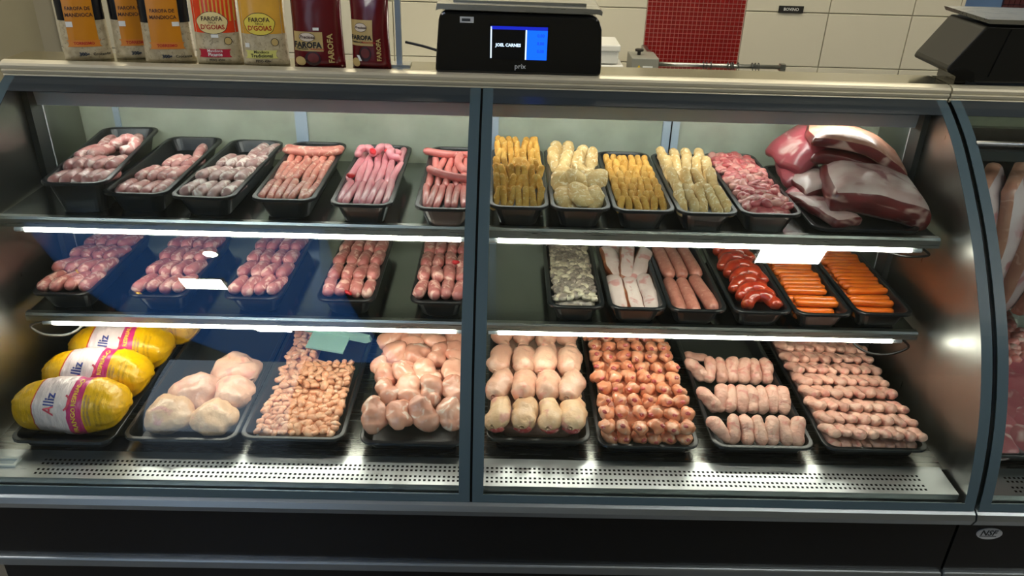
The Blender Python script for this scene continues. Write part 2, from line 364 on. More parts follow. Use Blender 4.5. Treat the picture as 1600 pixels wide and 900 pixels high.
for i in range(23):
    for j in range(60):
        x = .713+i*p; z = .22+j*p
        mb.add([(x, 4.2, z), (x+p-.0032, 4.2, z), (x+p-.0032, 4.2, z+p-.0032), (x, 4.2, z+p-.0032), (x, 4.21, z), (x+p-.0032, 4.21, z), (x+p-.0032, 4.21, z+p-.0032), (x, 4.21, z+p-.0032)],
               [(0, 1, 2, 3), (4, 5, 1, 0), (1, 5, 6, 2), (3, 2, 6, 7), (4, 0, 3, 7)])
build('mosaic_tiles', mb, M['mosaic'], wb, kind='stuff')
build('mosaic_grout', MB().box(.71, 1.204, 4.205, 4.214, .2, 1.52), M['mgrout'], wb)
struct('wall_left', MB().box(-2.45, -2.36, 2.2, 4.3, 0, 3.0), M['wall'])
struct('wall_right', MB().box(2.285, 5, 4.6, 4.7, 0, 3.0), M['bluewall'])
struct('trim_1', MB().box(2.283, 2.30, 4.2, 4.6, 0, 3.0), M['tile'])
mb = MB()
for i in range(14):
    for j in range(14): mb.box(2.72+i*.03, 2.747+i*.03, 4.585, 4.6, 1.02+j*.03, 1.047+j*.03)
build('wall_mosaic_panel', mb, M['darkmosaic'], kind='stuff', label='dark red mosaic patch on the blue wall at far right', cat='mosaic')
sg = thing('wall_sign', 'small black sign reading BOVINO on the white tiled wall', 'sign', (1.43, 4.196, 1.075))
build('plate', MB().box(-.062, .062, -.004, 0, -.017, .017), M['ink'], sg)
lettering('BOVINO', .02, lambda x, y: (x, -.0046, y), M['sticker'], sg, bold=.01)
# ceiling panel lights: those mirrored in the glass, then added fill panels
PAN = [(1.45, .15, .16, .09, 'above the aisle on the right'), (-1.60, -.47, .11, .08, 'above the aisle on the left'), (-1.51, -1.83, .11, .08, 'behind the camera on the left'),
       (3.6, -.3, .3, .3, 'added for side fill over the aisle at far right'), (-3.6, -.3, .3, .3, 'added for side fill over the aisle at far left'),
       (3.6, 1.0, .3, .3, 'added for side fill over the right end of the counter'), (-3.6, 1.0, .3, .3, 'added for side fill over the left end of the counter'),  # unseen side panels added as front fill, clear of the glass reflections
       (-1.7, 3.2, .3, .3, 'added for fill over the work area at far left'), (-.55, 3.2, .3, .3, 'added for fill over the work area left of centre'), (.6, 3.2, .3, .3, 'added for fill over the work area right of centre'), (1.75, 3.2, .3, .3, 'added for fill over the work area at far right')]  # unseen panels added to brighten the ledge, back wall and rear doors
for x, y, a, b, nm in PAN:
    t = thing('ceiling_light', 'ceiling panel light '+nm, 'ceiling light', (x, y, 2.985), group='ceiling panel lights')
    build('housing', MB().box(-a-.02, a+.02, -b-.02, b+.02, .004, .015), M['white'], t)
    build('diffuser', MB().box(-a, a, -b, b, -.004, .004), M['panel'] if a < .2 else M['aisle_fill'] if y < 2 else M['work_fill'], t)
t = thing('downlight', 'small round ceiling downlight above the aisle on the left', 'ceiling light', (-1.46, .0, 2.985))
build('lens', MB().tube([(0, 0, -.004), (0, 0, .0)], .035, 16), M['panel'], t); build('housing', MB().tube([(0, 0, 0), (0, 0, .015)], .045, 16), M['white'], t)

# ------------------------------------------------------------------ display cases
PROF = [(1.748, 1.232), (1.70, 1.208), (1.62, 1.155), (1.51, 1.058), (1.44, .983), (1.379, .908), (1.335, .845), (1.30, .782), (1.272, .72), (1.252, .66), (1.236, .595), (1.225, .527)]
def smooth_prof(P, n=3):
    out = []
    for i in range(len(P)-1):
        p0, p1, p2, p3 = P[max(i-1, 0)], P[i], P[i+1], P[min(i+2, len(P)-1)]
        for k in range(n):
            t = k/n
            out.append(tuple(.5*((2*p1[a])+(-p0[a]+p2[a])*t+(2*p0[a]-5*p1[a]+4*p2[a]-p3[a])*t*t+(-p0[a]+3*p1[a]-3*p2[a]+p3[a])*t**3) for a in (0, 1)))
    return out+[P[-1]]
GP = smooth_prof(PROF)
def off_prof(P, d):
    out = []
    for i, p_ in enumerate(P):
        a = P[max(i-1, 0)]; b = P[min(i+1, len(P)-1)]; t = Vector((b[0]-a[0], b[1]-a[1])).normalized()
        out.append((p_[0]+t.y*d, p_[1]-t.x*d))     # d>0: towards the customer
    return out
def glass_sheet(name, x0, x1, P, d0, d1, mat, parent, nx=6):
    A, B = off_prof(P, d0), off_prof(P, d1); mb = MB()
    loops = []
    poly = A+B[::-1]
    mb.loft([[(x0+(x1-x0)*k/nx, y, z) for y, z in poly] for k in range(nx+1)], (False, False))
    n = len(A)
    for x in (x0, x1):
        vs = [(x, y, z) for y, z in A+B]; mb.add(vs, [(i, i+1, n+i+1, n+i) for i in range(n-1)])
    return build(name, mb, mat, parent, smooth=False)
def pane(x0, x1, parent, left_w=.022, right_w=.022):
    g = glass_sheet('front_glass', x0, x1, GP, 0, -.006, M['glass'], parent)
    for p_ in g.data.polygons: p_.use_smooth = True
    glass_sheet('edge_band', x0, x0+left_w, GP, .0015, .0003, M['band'], g)
    glass_sheet('edge_band', x1-right_w, x1, GP, .0015, .0003, M['band'], g)
    low = [q for q in GP if q[1] < .552]
    glass_sheet('edge_band', x0+left_w, x1-right_w, low, .0015, .0003, M['band'], g)
    hi = [q for q in GP if q[1] > 1.207]
    glass_sheet('edge_band', x0+left_w, x1-right_w, hi, .0015, .0003, M['hiband'], g)
    return g
def perforated(x0, x1, y0, y1, z, x_hole0, x_hole1, pitch=.0098, name='grille', parent=None):
    """thin plate with four rows of real square holes"""
    xs = [x0]; n = int((x_hole1-x_hole0)/pitch)
    for i in range(n): xs += [x_hole0+i*pitch, x_hole0+i*pitch+.0052]
    xs.append(x1); D = y1-y0
    ys = [y0, y0+.10*D, y0+.17*D, y0+.24*D, y0+.31*D, y0+.46*D, y0+.53*D, y0+.60*D, y0+.67*D, y1]
    mb = MB(); nx = len(xs)
    mb.add([(x, y, z) for y in ys for x in xs], [(j*nx+i, j*nx+i+1, (j+1)*nx+i+1, (j+1)*nx+i) for j in range(len(ys)-1) for i in range(nx-1) if not (i % 2 == 1 and j % 2 == 1)])
    mb.box(x0, x1, y0-.002, y0, z-.02, z)
    return build(name, mb, M['grille'], parent)
def lamp(shelf, x0, x1, y, z):
    t = build('lamp_tube', MB().tube([(x0, y, z), (x1, y, z)], .0055, 10), M['led'], shelf, smooth=True)
    for a, b in ((x0-.022, x0), (x1, x1+.022)): build('lamp_cap', MB().tube([(a, y, z), (b, y, z)], .0052, 10), M['lampcap'], shelf, smooth=True)
def shelf(parent, z, yf, x0, x1, lip=.022):
    s = build('shelf', MB().box(x0, x1, yf+.004, 1.972, z-.004, z), M['shelf'], parent)
    build('front_lip', MB().prism([(yf, z+.001), (yf+.012, z+.001), (yf+.012, z-.002), (yf+.004, z-.004), (yf+.004, z-lip), (yf-.003, z-lip), (yf-.003, z-.004)], x0-.004, x1+.004), M['steel'], s)
    return s
def case(label, x0, x1, panes, with_shelves=True):
    c = thing('display_case', label, 'display case', (0, 0, 0))
    # base
    build('base_cabinet', MB().box(x0, x1, 1.30, 2.02, .02, .50), M['dark'], c)
    build('lower_panel', MB().box(x0+.002, x1-.002, 1.257, 1.30, .327, .476), M['black'], c)
    build('kick_plate', MB().box(x0+.01, x1-.01, 1.275, 1.30, .02, .304), M['black'], c)
    build('lower_rail', MB().box(x0+.001, x1-.001, 1.247, 1.30, .304, .328), M['alu'], c, bevel=.004)
    build('bumper_rail', MB().prism([(1.30, .476), (1.250, .476), (1.236, .480), (1.222, .492), (1.214, .510), (1.218, .522), (1.228, .527), (1.244, .527), (1.244, .499), (1.30, .499)], x0+.001, x1-.001), M['alu'], c)
    # ledge with ribbed front
    rib = [(1.752, 1.2265), (1.744, 1.2265), (1.742, 1.232), (1.744, 1.2345), (1.740, 1.237), (1.738, 1.2425), (1.741, 1.245), (1.738, 1.248), (1.737, 1.2535), (1.741, 1.258), (1.750, 1.2615), (1.76, 1.262)]
    build('top_ledge', MB().prism(rib+[(1.76, 1.2265)], x0+.001, x1-.001), M['ledge'], c)
    build('ledge_top', MB().box(x0+.001, x1-.001, 1.76, 1.845, 1.2265, 1.262), M['ledgetop'], c)
    build('canopy', MB().box(x0+.02, x1-.02, 1.758, 2.0, 1.205, 1.2262), M['frame'], c)
    # side panels with the curved front edge
    poly = off_prof(GP, -.008)+[(1.30, .50), (2.0, .50), (2.0, 1.225), (1.76, 1.225)]
    for a, b in ((x0+.002, x0+.018), (x1-.018, x1-.002)): build('side_panel', MB().prism(poly, a, b), M['sidesteel'], c)
    for a, b in ((x0+.02, x0+.034), (x1-.034, x1-.02)):
        u = build('shelf_upright', MB().box(a, b, 1.755, 1.80, .56, 1.20), M['darkpost'], c)
        build('edge_trim', MB().box(a-.001, b+.001, 1.80, 1.804, .56, 1.19), M['silver'], u)
    # deck and grille
    build('deck', MB().box(x0+.018, x1-.018, 1.33, 1.975, .535, .545), M['deck'], c)
    build('air_channel', MB().box(x0+.018, x1-.018, 1.246, 1.33, .50, .510), M['dark'], c)
    build('front_channel', MB().box(x0+.018, x1-.018, 1.236, 1.246, .515, .530), M['steel'], c)
    for (a, b, s) in panes: pane(a, b, c)
    return c
c1 = case('long glass-fronted refrigerated display case with two shelves of meat trays', -1.078, .974, [(-1.074, -.0495, 0), (-.0445, .970, 0)])
perforated(-1.055, .948, 1.252, 1.335, .547, -.93, .90, parent=c1)
build('glass_joint', glass_m := MB().prism([(y, z) for y, z in off_prof(GP, .001)]+[(y, z) for y, z in off_prof(GP, -.01)][::-1], -.0497, -.0443), M['dark'], c1)
cb = build('lamp_cover', MB().prism([(1.783, 1.157), (1.788, 1.157), (1.788, 1.169), (1.83, 1.169), (1.83, 1.196), (1.785, 1.196), (1.779, 1.186)], -1.045, .94), M['bar'], c1)
build('cover_rib', MB().box(-1.045, .94, 1.772, 1.80, 1.196, 1.205), M['frame'], c1)
for x, w_ in ((-.967, .014), (-.507, .03), (-.02, .018), (.425, .042), (.882, .018)):
    mb = MB().box(x-w_/2, x+w_/2, 1.976, 1.992, .55, 1.205)
    build('door_post', mb, M['post'], c1)
build('post_gap', MB().box(.424, .427, 1.9745, 1.976, .55, 1.205), M['dark'], c1)
for a, b in ((-1.058, -.974), (-.96, -.522), (-.492, -.029), (-.011, .404), (.446, .873), (.891, .954)):
    build('rear_door', MB().box(a, b, 1.982, 1.986, .552, 1.204), M['door'], c1)
build('canopy_lamp', MB().tube([(-1.0, 1.812, 1.1625), (.90, 1.812, 1.1625)], .0045, 8), M['led2'], c1, smooth=True)
s1 = shelf(c1, .979, 1.562, -1.053, .937); s2 = shelf(c1, .756, 1.546, -1.041, .94, .018)
lamp(s1, -1.005, -.085, 1.563, .9505); lamp(s1, -.005, .885, 1.563, .9505)
lamp(s2, -.99, -.095, 1.547, .732); lamp(s2, .0, .89, 1.547, .732)
def cable(parent, pts, mat='cable', r=.0028):
    P = [Vector(q) for q in pts]; out = []
    for i in range(len(P)-1):
        a, b, c_, d = P[max(i-1, 0)], P[i], P[i+1], P[min(i+2, len(P)-1)]
        for k in range(6):
            t = k/6; out.append(.5*((2*b)+(-a+c_)*t+(2*a-5*b+4*c_-d)*t*t+(-a+3*b-3*c_+d)*t**3))
    return build('cable', MB().tube(out+[P[-1]], r, 8), M[mat], parent, smooth=True)
cable(s2, [(-1.015, 1.555, .73), (-1.05, 1.558, .715), (-1.03, 1.565, .69), (-.985, 1.58, .682), (-.955, 1.6, .70), (-.955, 1.62, .735), (-1.0, 1.64, .75)], 'greycable')
cable(s2, [(.914, 1.55, .735), (.938, 1.556, .71), (.905, 1.565, .685), (.86, 1.58, .68), (.828, 1.6, .70), (.85, 1.63, .73), (.9, 1.66, .75)], 'cable')
cable(s1, [(.912, 1.565, .952), (.93, 1.57, .935), (.88, 1.58, .928), (.83, 1.6, .94), (.82, 1.63, .972)], 'cable')
# second case to the right
c2 = case('second glass-fronted display case cut off at the right edge', .976, 2.3, [(.980, 1.62, 0), (1.625, 2.296, 0)])
perforated(1.0, 2.27, 1.252, 1.335, .547, 1.07, 2.2, parent=c2)
build('rear_door', MB().box(1.0, 2.27, 1.982, 1.986, .552, 1.204), M['door'], c2)
build('hanging_rail', MB().box(1.0, 2.27, 1.64, 1.655, 1.128, 1.15), M['rind'] if False else M['darkpost'], c2)
mb = MB().tube([(1.0, 1.635, 1.168), (2.27, 1.635, 1.168)], .0055, 8)
build('lamp_tube', mb, M['steel'], c2, smooth=True)
build('rear_liner', MB().box(1.0, 2.27, 1.93, 1.95, .55, 1.12), M['sidesteel'], c2)
lb = thing('oval_badge', 'oval silver NSF badge on the black lower panel at right', 'badge', (1.047, 1.256, .437))
n = 24
mb = MB(); mb.prismy([(.0275*math.cos(2*math.pi*k/n), .0155*math.sin(2*math.pi*k/n)) for k in range(n)], -.0012, .0008); build('plate', mb, M['silver'], lb)
lettering('NSF', .02, lambda x, y: (x-.003, -.0016, y+.002), M['darkink'], lb, bold=.03, shear=.2)
build('underline', MB().box(-.02, .016, -.0016, -.0012, -.0075, -.006), M['darkink'], lb)
tb = thing('thermometer_frame', 'small white rectangular frame lying on the left end of the grille', 'frame', (-1.0, 1.292, .5475))
mb = MB()
for (a, b, c_, d) in ((-.024, .024, -.013, -.008), (-.024, .024, .008, .013), (-.024, -.018, -.008, .008), (.018, .024, -.008, .008)): mb.box(a, b, c_, d, 0, .004)
build('rim', mb, M['white'], tb); build('window', MB().box(-.018, .018, -.008, .008, 0, .0015), M['alu'], tb)

# ------------------------------------------------------------------ things on the ledge
def bag_surface(w_, h, d):
    def f(u, v, e=0):
        q = min(1, abs(2*u/w_)); t = min(1, max(0, v/h))
        pv = (min(1, t/.07)**.5*.35+.65)*(1-.75*max(0, (t-.45)/.55)**1.5)
        wr = .0012*mnoise.noise(Vector((u*60, v*50, w_*90)))
        return (u*(1-.05*math.sin(t*3.1)), -(d/2*(max(0, 1-q**3.2))**.5*pv+wr*(1-q)+e), v)
    return f
def bag(label, x, y, w_, h, d, mat, rz=0, lean=0):
    t = thing('snack_bag', label, 'bag', (x, y, 1.2625), (lean, 0, rz), 'bags of toasted flour on the ledge')
    f = bag_surface(w_, h, d); nu, nv = 14, 18; mb = MB()
    fr = [[f(-w_/2+w_*i/nu, h*j/nv) for i in range(nu+1)] for j in range(nv+1)]
    loops = [row+[(p_[0], -p_[1], p_[2]) for p_ in row[::-1]] for row in fr]
    mb.loft(loops, (True, True)); build('pouch', mb, mat, t, smooth=True)
    return t, (lambda u, v: f(u, v, .0006)), (lambda u, v: f(u, v, .0011)), (lambda u, v: f(u, v, .0016))
farofa = meat('toasted flour in clear film', '#a89a7b', '#beb193', '#8f8268', 60, .3, 160, rough=.3, bump=.15)
P_ = dict(orange=plain('orange print', '#c47d14', .3, vary=.1), blackfoil=plain('black foil', '#0d1016', .25), dorange=plain('ribbon orange', '#c87a2a', .35), brown=plain('brown ink', '#3a1c08', .5),
  redink=plain('red ink', '#a81e14', .5), blueink=plain('navy ink', '#10243a', .5), redfoil=plain('red orange foil', '#d8401a', .25, vary=.2, nscale=40), cream=plain('cream badge', '#dcc98c', .4), yel=plain('yellow badge', '#d9c54c', .4),
  yelfoil=plain('yellow foil', '#cf9c3a', .22, vary=.25, nscale=30), crim=plain('crimson ribbon', '#a3142c', .4), lime=plain('lime ribbon', '#c4c06a', .4), maroon=plain('maroon film', '#561217', .18, vary=.25, nscale=25), sand=plain('sand print', '#b39a62', .35, vary=.15),
  bowl=plain('bowl print', '#2a0f12', .3), bowl2=plain('bowl food print', '#5f2320', .4, vary=.4, nscale=60), pinkbadge=plain('pale badge', '#cdbfae', .4))
def ribbon(t, f, cx, cy, w_, hh, mat, tail=.010):
    rows = [(cy-hh/2+hh*i/4, cx-w_/2-(tail*.6 if i in (1, 2, 3) else tail), cx+w_/2+(tail*.6 if i in (1, 2, 3) else tail)) for i in range(5)]
    spanpatch('ribbon', rows, f, mat, t)
def off(f, cx, cy): return lambda x, y: f(cx+x, cy+y)
for lab, x, y, rz, ln in (('orange and black bag of manioc flour farthest left on the ledge', -.905, 1.785, .26, 0), ('orange and black bag of manioc flour set back between two others', -.806, 1.812, .3, 0), ('orange and black bag of manioc flour beside the red bag', -.727, 1.785, .2, 0)):
    w_ = .098 if x != -.727 else .106
    t, f, f2, f3 = bag(lab, x, y, w_, .20, .045, farofa, rz, ln)
    for s in (-1, 1): spanpatch('foil_side', [(.083+.117*i/6, s*w_*(.315), s*w_*.495) if s > 0 else (.083+.117*i/6, -w_*.495, -w_*.315) for i in range(7)], f, P_['blackfoil'], t)
    spanpatch('printed_panel', rect_rows(-w_*.31, w_*.31, .038, .2, 10), f, P_['orange'], t)
    ribbon(t, f2, 0, .036, w_*.52, .014, P_['dorange'])
    lettering('TORRESMO', .0082, off(f3, 0, .036), P_['redink'], t, bold=.03)
    lettering('FAROFA DE', .0100, off(f2, 0, .107), P_['brown'], t, bold=.02)
    lettering('MANDIOCA', .0105, off(f2, 0, .094), P_['brown'], t, bold=.02)
    lettering('300g', .0105, off(f2, -.004, .013), P_['blueink'], t, bold=.04)
    lettering('Crocante', .0085, off(f2, .030, .013), M['ink'], t, bold=.02)
    spanpatch('price_sticker', [(.070+.011*i/2+0, -.030+.006*i/2*0, -.016) for i in range(3)] if x < -.8 else [(.076+.009*i/2, .017, .032) for i in range(3)], f2, M['sticker'], t)
for lab, x, foil, badge, rib, txt, tcol in (('red-topped bag of spicy manioc flour with cream badge', -.6185, 'redfoil', 'cream', 'crim', ('Mandioca', 'Picante'), M['sticker']), ('yellow-topped bag of traditional manioc flour with yellow badge', -.519, 'yelfoil', 'yel', 'lime', ('Mandioca', 'Tradicional'), M['ink'])):
    w_ = .0985
    t, f, f2, f3 = bag(lab, x, 1.784, w_, .20, .046, farofa, .12)
    spanpatch('foil_top', rect_rows(-w_*.48, w_*.48, .066, .2, 10), f, P_[foil], t, 12)
    if foil == 'redfoil':
        for k in range(9): spanpatch('stripe', rect_rows(-.026+k*.0085, -.0225+k*.0085, .09, .2, 6), f2, P_['yelfoil'], t, 2)
    spanpatch('badge_rim', ell_rows(-.004, .086, .034, .0235, 14, .04), f2, P_['brown'], t)
    spanpatch('badge', ell_rows(-.004, .086, .0328, .0222, 14, .04), f3, P_[badge], t)
    f4 = lambda u, v, f3=f3: (f3(u, v)[0], f3(u, v)[1]-.0006, f3(u, v)[2])
    lettering('FAROFA', .0125, off(f4, -.004, .0945), P_['brown'], t, bold=.02); lettering('TIPICA', .006, off(f4, -.004, .0865), P_['brown'], t)
    lettering("D'GOIAS", .0135, off(f4, -.004, .0775), P_['redink'], t, bold=.02)
    ribbon(t, f2, -.006, .0235, .05, .017, P_[rib]); lettering(txt[0], .0085, off(f3, -.006, .0285), tcol, t, bold=.01); lettering(txt[1], .0105, off(f3, -.006, .0205), tcol, t, bold=.02)
    lettering('PESO 450g', .0072, off(f2, -.004, .0085), M['ink'], t, bold=.03)
    spanpatch('round_mark', ell_rows(.025, .049, .0085, .0085, 10), f2, M['ink'], t); spanpatch('round_mark_face', ell_rows(.025, .049, .0072, .0072, 10), f3, P_['sand'], t)
    spanpatch('price_sticker', rect_rows(-.010, .006, .056, .063, 2) if foil == 'redfoil' else rect_rows(-.040, -.030, .038, .047, 2), f3, M['sticker'], t)
for lab, x, w_, hh, rz in (('wide maroon bag of seasoned flour with cream panel', -.403, .112, .20, 0), ('narrow maroon bag of seasoned flour at the right end of the row', -.290, .086, .168, -.1)):
    t, f, f2, f3 = bag(lab, x, 1.784, w_, hh, .055, P_['maroon'], rz); k = w_/.112; b0 = 0 if w_ > .1 else .014
    spanpatch('printed_panel', rect_rows(-w_*.44, w_*.14, .034+b0, .074+b0*1.9, 8), f, P_['sand'], t)
    spanpatch('badge_rim', ell_rows(-w_*.17, .063+b0*1.6, .0185*k, .0095, 10), f2, P_['brown'], t); spanpatch('badge', ell_rows(-w_*.17, .063+b0*1.6, .0175*k, .0086, 10), f3, P_['pinkbadge'], t)
    f4 = lambda u, v, f3=f3: (f3(u, v)[0], f3(u, v)[1]-.0006, f3(u, v)[2])
    lettering('Preciosa', .0098*k, off(f4, -w_*.17, .063+b0*1.6), P_['brown'], t, bold=.02, shear=.25)
    lettering('FAROFA', .0168*k, off(f2, -w_*.17, .046+b0*1.3), M['ink'], t, bold=.045)
    lettering('TEMPERADA', .005, off(f2, -w_*.28, .038+b0*1.2), M['ink'], t, bold=.02); lettering('TRADICIONAL', .005, off(f2, w_*.02, .038+b0*1.2), P_['redink'], t, bold=.02)
    spanpatch('bowl_print', ell_rows(-w_*.08, .018+b0*.9, .0175*k, .0155, 12), f2, P_['bowl'], t); spanpatch('bowl_food_print', ell_rows(-w_*.07, .020+b0*.9, .0125*k, .0105, 12), f3, P_['bowl2'], t)
    spanpatch('corner_print', ell_rows(-w_*.33, .012, .012*k, .010, 8), f2, P_['sand'], t)
    lettering('FAROFA', .0165*k, off(f2, w_*.285, .04), P_['sand'], t, bold=.03, rot=math.pi/2)
    spanpatch('price_sticker', rect_rows(-.004, .009, .0775, .083, 2) if w_ > .1 else [(.016+.012*i/2, -.020-.006*i/2, -.014-.006*i/2) for i in range(3)], f3, M['sticker'], t)
ps = thing('metal_stand', 'slim metal post stand behind the last maroon bag', 'stand', (-.232, 1.805, 1.2622))
build('base', MB().box(-.025, .025, -.02, .02, 0, .004), M['steel'], ps); build('post', MB().box(-.006, .006, -.006, .006, .004, .26), M['alu'], ps)

sc1 = thing('retail_scale', 'black retail scale with blue lit screen on the ledge', 'scale', (.03, 1.745, 1.2622))
poly = [(-.1785, 0), (.1785, 0), (.179, .02), (.1745, .095), (.166, .118), (.155, .1245), (-.158, .1265), (-.166, .122), (-.170, .108), (-.1765, .03)]
build('housing', MB().prismy(poly, 0, .16), M['scale'], sc1, bevel=.006)
build('tray', MB().prismy([(-.175, .128), (-.168, .1305), (.164, .1285), (.171, .1255), (.1725, .134), (.166, .139), (-.172, .142)], -.008, .20), M['steel'], sc1)
build('tray_edge', MB().box(-.14, .14, .02, .19, .139, .146), M['steel'], sc1)
fs_ = lambda e: (lambda x, y: (x, -.0005-e, y))
build('screen', MB().box(-.063, .063, -.0012, .001, .030, .1025), M['screen_k'], sc1)
build('price_panel', MB().box(.017, .060, -.0018, -.001, .031, .092), M['screen_b'], sc1); build('title_bar', MB().box(-.060, .060, -.0018, -.001, .0925, .099), M['screen_d'], sc1)
build('side_line', MB().box(-.0605, -.0575, -.0018, -.001, .033, .098), M['screen_t'], sc1); build('middle_line', MB().box(.0135, .0165, -.0018, -.001, .031, .0925), M['screen_t'], sc1)
lettering('JOEL CARNES', .0088, lambda x, y: (x-.0225, -.0021, y+.0605), M['screen_t'], sc1, bold=.04)
lettering('prix', .015, lambda x, y: (x+.004, -.0068 if False else -.0012, y+.0165), M['silver'], sc1, bold=.01)
for k, s_ in enumerate(('0,00', '0,00', '0,00')): lettering(s_, .009, lambda x, y, k=k: (x+.046, -.0021, y+.081-.016*k), M['screen_d'], sc1)
build('maker_sticker', MB().box(-.125, -.096, -.0012, 0, .104, .116), M['silver'], sc1); build('sticker_print', MB().box(-.121, -.103, -.0016, -.001, .107, .1125), M['darkink'], sc1)
build('support_plate', MB().box(-.16, .16, .102, .24, -.02, -.001), M['steel'], sc1)
cable(sc1, [(-.166, .06, .03), (-.21, .07, .04), (-.25, .08, .046)], 'cable', .003)
sc2 = thing('retail_scale', 'black scale with steel pan seen from the side at upper right', 'scale', (.957, 1.75, 1.2622))
body = [(0, .032), (.004, .042), (.055, .118), (.062, .126), (.32, .126), (.33, .12), (.33, .01), (.06, .006), (.004, .028)]
build('housing', MB().prismy(body, .0, .16), M['scale2'], sc2, bevel=.004)
build('foot', MB().box(.035, .06, .02, .1, 0, .02), M['scale'], sc2)
build('base_panel', MB().prismy([(.004, .028), (.02, .035), (.04, .037), (.06, .028), (.066, .008), (.04, .012)], -.004, .0), M['scale'], sc2)
build('tray', MB().prismy([(.058, .132), (.34, .132), (.345, .141), (.052, .141)], -.012, .18), M['steel'], sc2)
build('housing_seam', MB().prismy([(.093, .02), (.095, .02), (.115, .12), (.113, .12)], -.001, .001), M['dark'], sc2)
build('rear_foot', MB().box(.27, .30, .02, .1, 0, .012), M['scale'], sc2)

# ------------------------------------------------------------------ work area behind the counter
tbl = thing('work_table', 'white work table against the tiled wall behind the counter', 'table', (.1, 3.8, 0))
build('table_top', MB().box(-.75, .68, -.3, .38, .60, .635), M['white'], tbl)
for x in (-.7, .62):
    for y in (-.26, .34): build('leg', MB().box(x-.02, x+.02, y-.02, y+.02, 0, .60), M['steel'], tbl)
mc = thing('sealing_machine', 'small grey machine with black knob and yellow warning sticker behind the counter', 'machine', (.645, 3.8, .635))
build('housing', MB().box(-.062, .062, -.08, .08, 0, .275), plain('grey machine paint', '#86867c', .4), mc, bevel=.004)
kb = MB(); kb.tube([(-.02, 0, .275), (-.02, 0, .292)], .008, 10); kb.tube([(-.02, 0, .292), (-.02, 0, .300)], .02, 12); build('knob', kb, M['ink'], mc)
mb = MB(); mb.prismy([(-.04, .222), (-.015, .222), (-.0275, .245)], -.082, -.080); build('warning_triangle', mb, plain('warning yellow', '#d9b31e', .4), mc)
build('label_strip', MB().box(-.01, .035, -.082, -.080, .225, .240), M['sticker'], mc)
hk = thing('hook_rail', 'steel bar with hanging hooks in front of the red mosaic', 'rail', (1.01, 3.8, .87))
build('bar', MB().tube([(-.30, 0, 0), (.30, 0, 0)], .010, 10), M['steel'], hk, smooth=True)
build('end_block', MB().box(.28, .305, -.014, .014, -.016, .016), M['steel'], hk)
build('bracket', MB().box(-.31, -.29, -.01, .40, -.012, .012), M['steel'], hk)
for x in (-.08, -.065, -.045, .035, .05, .06, .085, .15, .165, .18):
    pts = [(x, .014*math.cos(a), .016*math.sin(a)) for a in [R(-60+30*i) for i in range(9)]]+[(x+.003, -.012, -.028)]
    build('hook', MB().tube(pts, .0022, 6), M['darkpost'], hk, smooth=True)
for lab, x, z, wd, hh in (('lower white foam box on the work table behind the scale', .42, .6355, .24, .21), ('upper narrower white foam box stacked behind the scale', .42, .880, .20, .055)):
    bx = thing('foam_box', lab, 'box', (x, 3.82, z)); build('box', MB().box(-wd/2, wd/2, -.1, .1, 0, hh), M['white'], bx, bevel=.006); build('lid', MB().box(-wd/2-.006, wd/2+.006, -.106, .106, hh, hh+.03), M['white'], bx, bevel=.006)
ob('blue_cloth', lump(.11, .02, 1.1, .8, amp=.012, fs=40, seed=3, mats=plain('blue cloth', '#3c5a94', .7), name='blue_cloth'), None, (.66, 3.56, .654), (0, 0, 1.2), 'crumpled blue cloth on the white work table', 'cloth')

# ------------------------------------------------------------------ trays
_tm = {}
def tray_mesh(w_, l, h, fl, rim=.010, r=.028, tp=.014):
    k = (w_, l, h, fl)
    if k not in _tm:
        cy = l/2; mb = MB()
        L_ = [rrect(0, cy, w_-2*(rim+tp), l-2*(rim+tp+.006), r*.7, 0), rrect(0, cy, w_-2*rim, l-2*rim, r*.85, h-.006), rrect(0, cy, w_, l, r, h-.006), rrect(0, cy, w_, l, r, h-.001),
              rrect(0, cy, w_-.003, l-.003, r, h), rrect(0, cy, w_-2*rim+.004, l-2*rim+.004, r*.85, h), rrect(0, cy, w_-2*rim, l-2*rim, r*.82, h-.003), rrect(0, cy, w_-2*(rim+tp*.8), l-2*(rim+tp*.8), r*.6, fl)]
        mb.loft(L_, (True, True)); _tm[k] = mb.mesh('tray', M['tray'])
    return _tm[k]
def tray(label, x, y, z, w_=.131, l=.405, h=.052, fl=.024, rz=0, kind='food_tray'):
    o = ob(kind, tray_mesh(w_, l, h, fl), None, (x, y, z), (0, 0, rz), label, 'tray', 'black food trays')
    o['fl'] = fl; o['w'] = w_; o['l'] = l; o['h'] = h
    o.matrix_basis = Matrix.LocRotScale(Vector((x, y, z)), Euler((0, 0, rz)), None)
    return o
def put(name, me, tr, x, y, z, yaw=0, pitch=0, roll=0, label='', cat='', group='', scale=None):
    """place one piece at tray coordinates (x across, y from the front edge, z above the tray foot)"""
    if tr['w'] < .2: y = y+.014*(1-y/.4)
    mt = tr.matrix_basis @ Matrix.LocRotScale(Vector((x, y, z)), Euler((pitch, roll, yaw), 'XYZ'), None)
    return ob(name, me, None, mt.translation, mt.to_euler(), label, cat, group, None, scale)
rnd = random.uniform
def sausage_set(pre, L, r, mat, n=4, bend=.35, amp=.0016, pinch=True):
    out = []
    for k in range(n):
        out.append(lump(L*rnd(.95, 1.05), r*rnd(.95, 1.05), 1, .96, (lambda t: 1.03-.20*abs(2*t-1)**3) if pinch else None, rnd(-bend, bend), rnd(-.35, -.05), 16, 14, amp, 60, k+len(pre), mat, pre))
    return out
ORD = ['front', 'second', 'third', 'fourth', 'fifth', 'sixth', 'seventh', 'eighth', 'ninth', 'tenth', 'eleventh', 'twelfth', 'thirteenth', 'fourteenth', 'fifteenth', 'sixteenth', 'seventeenth', 'eighteenth']
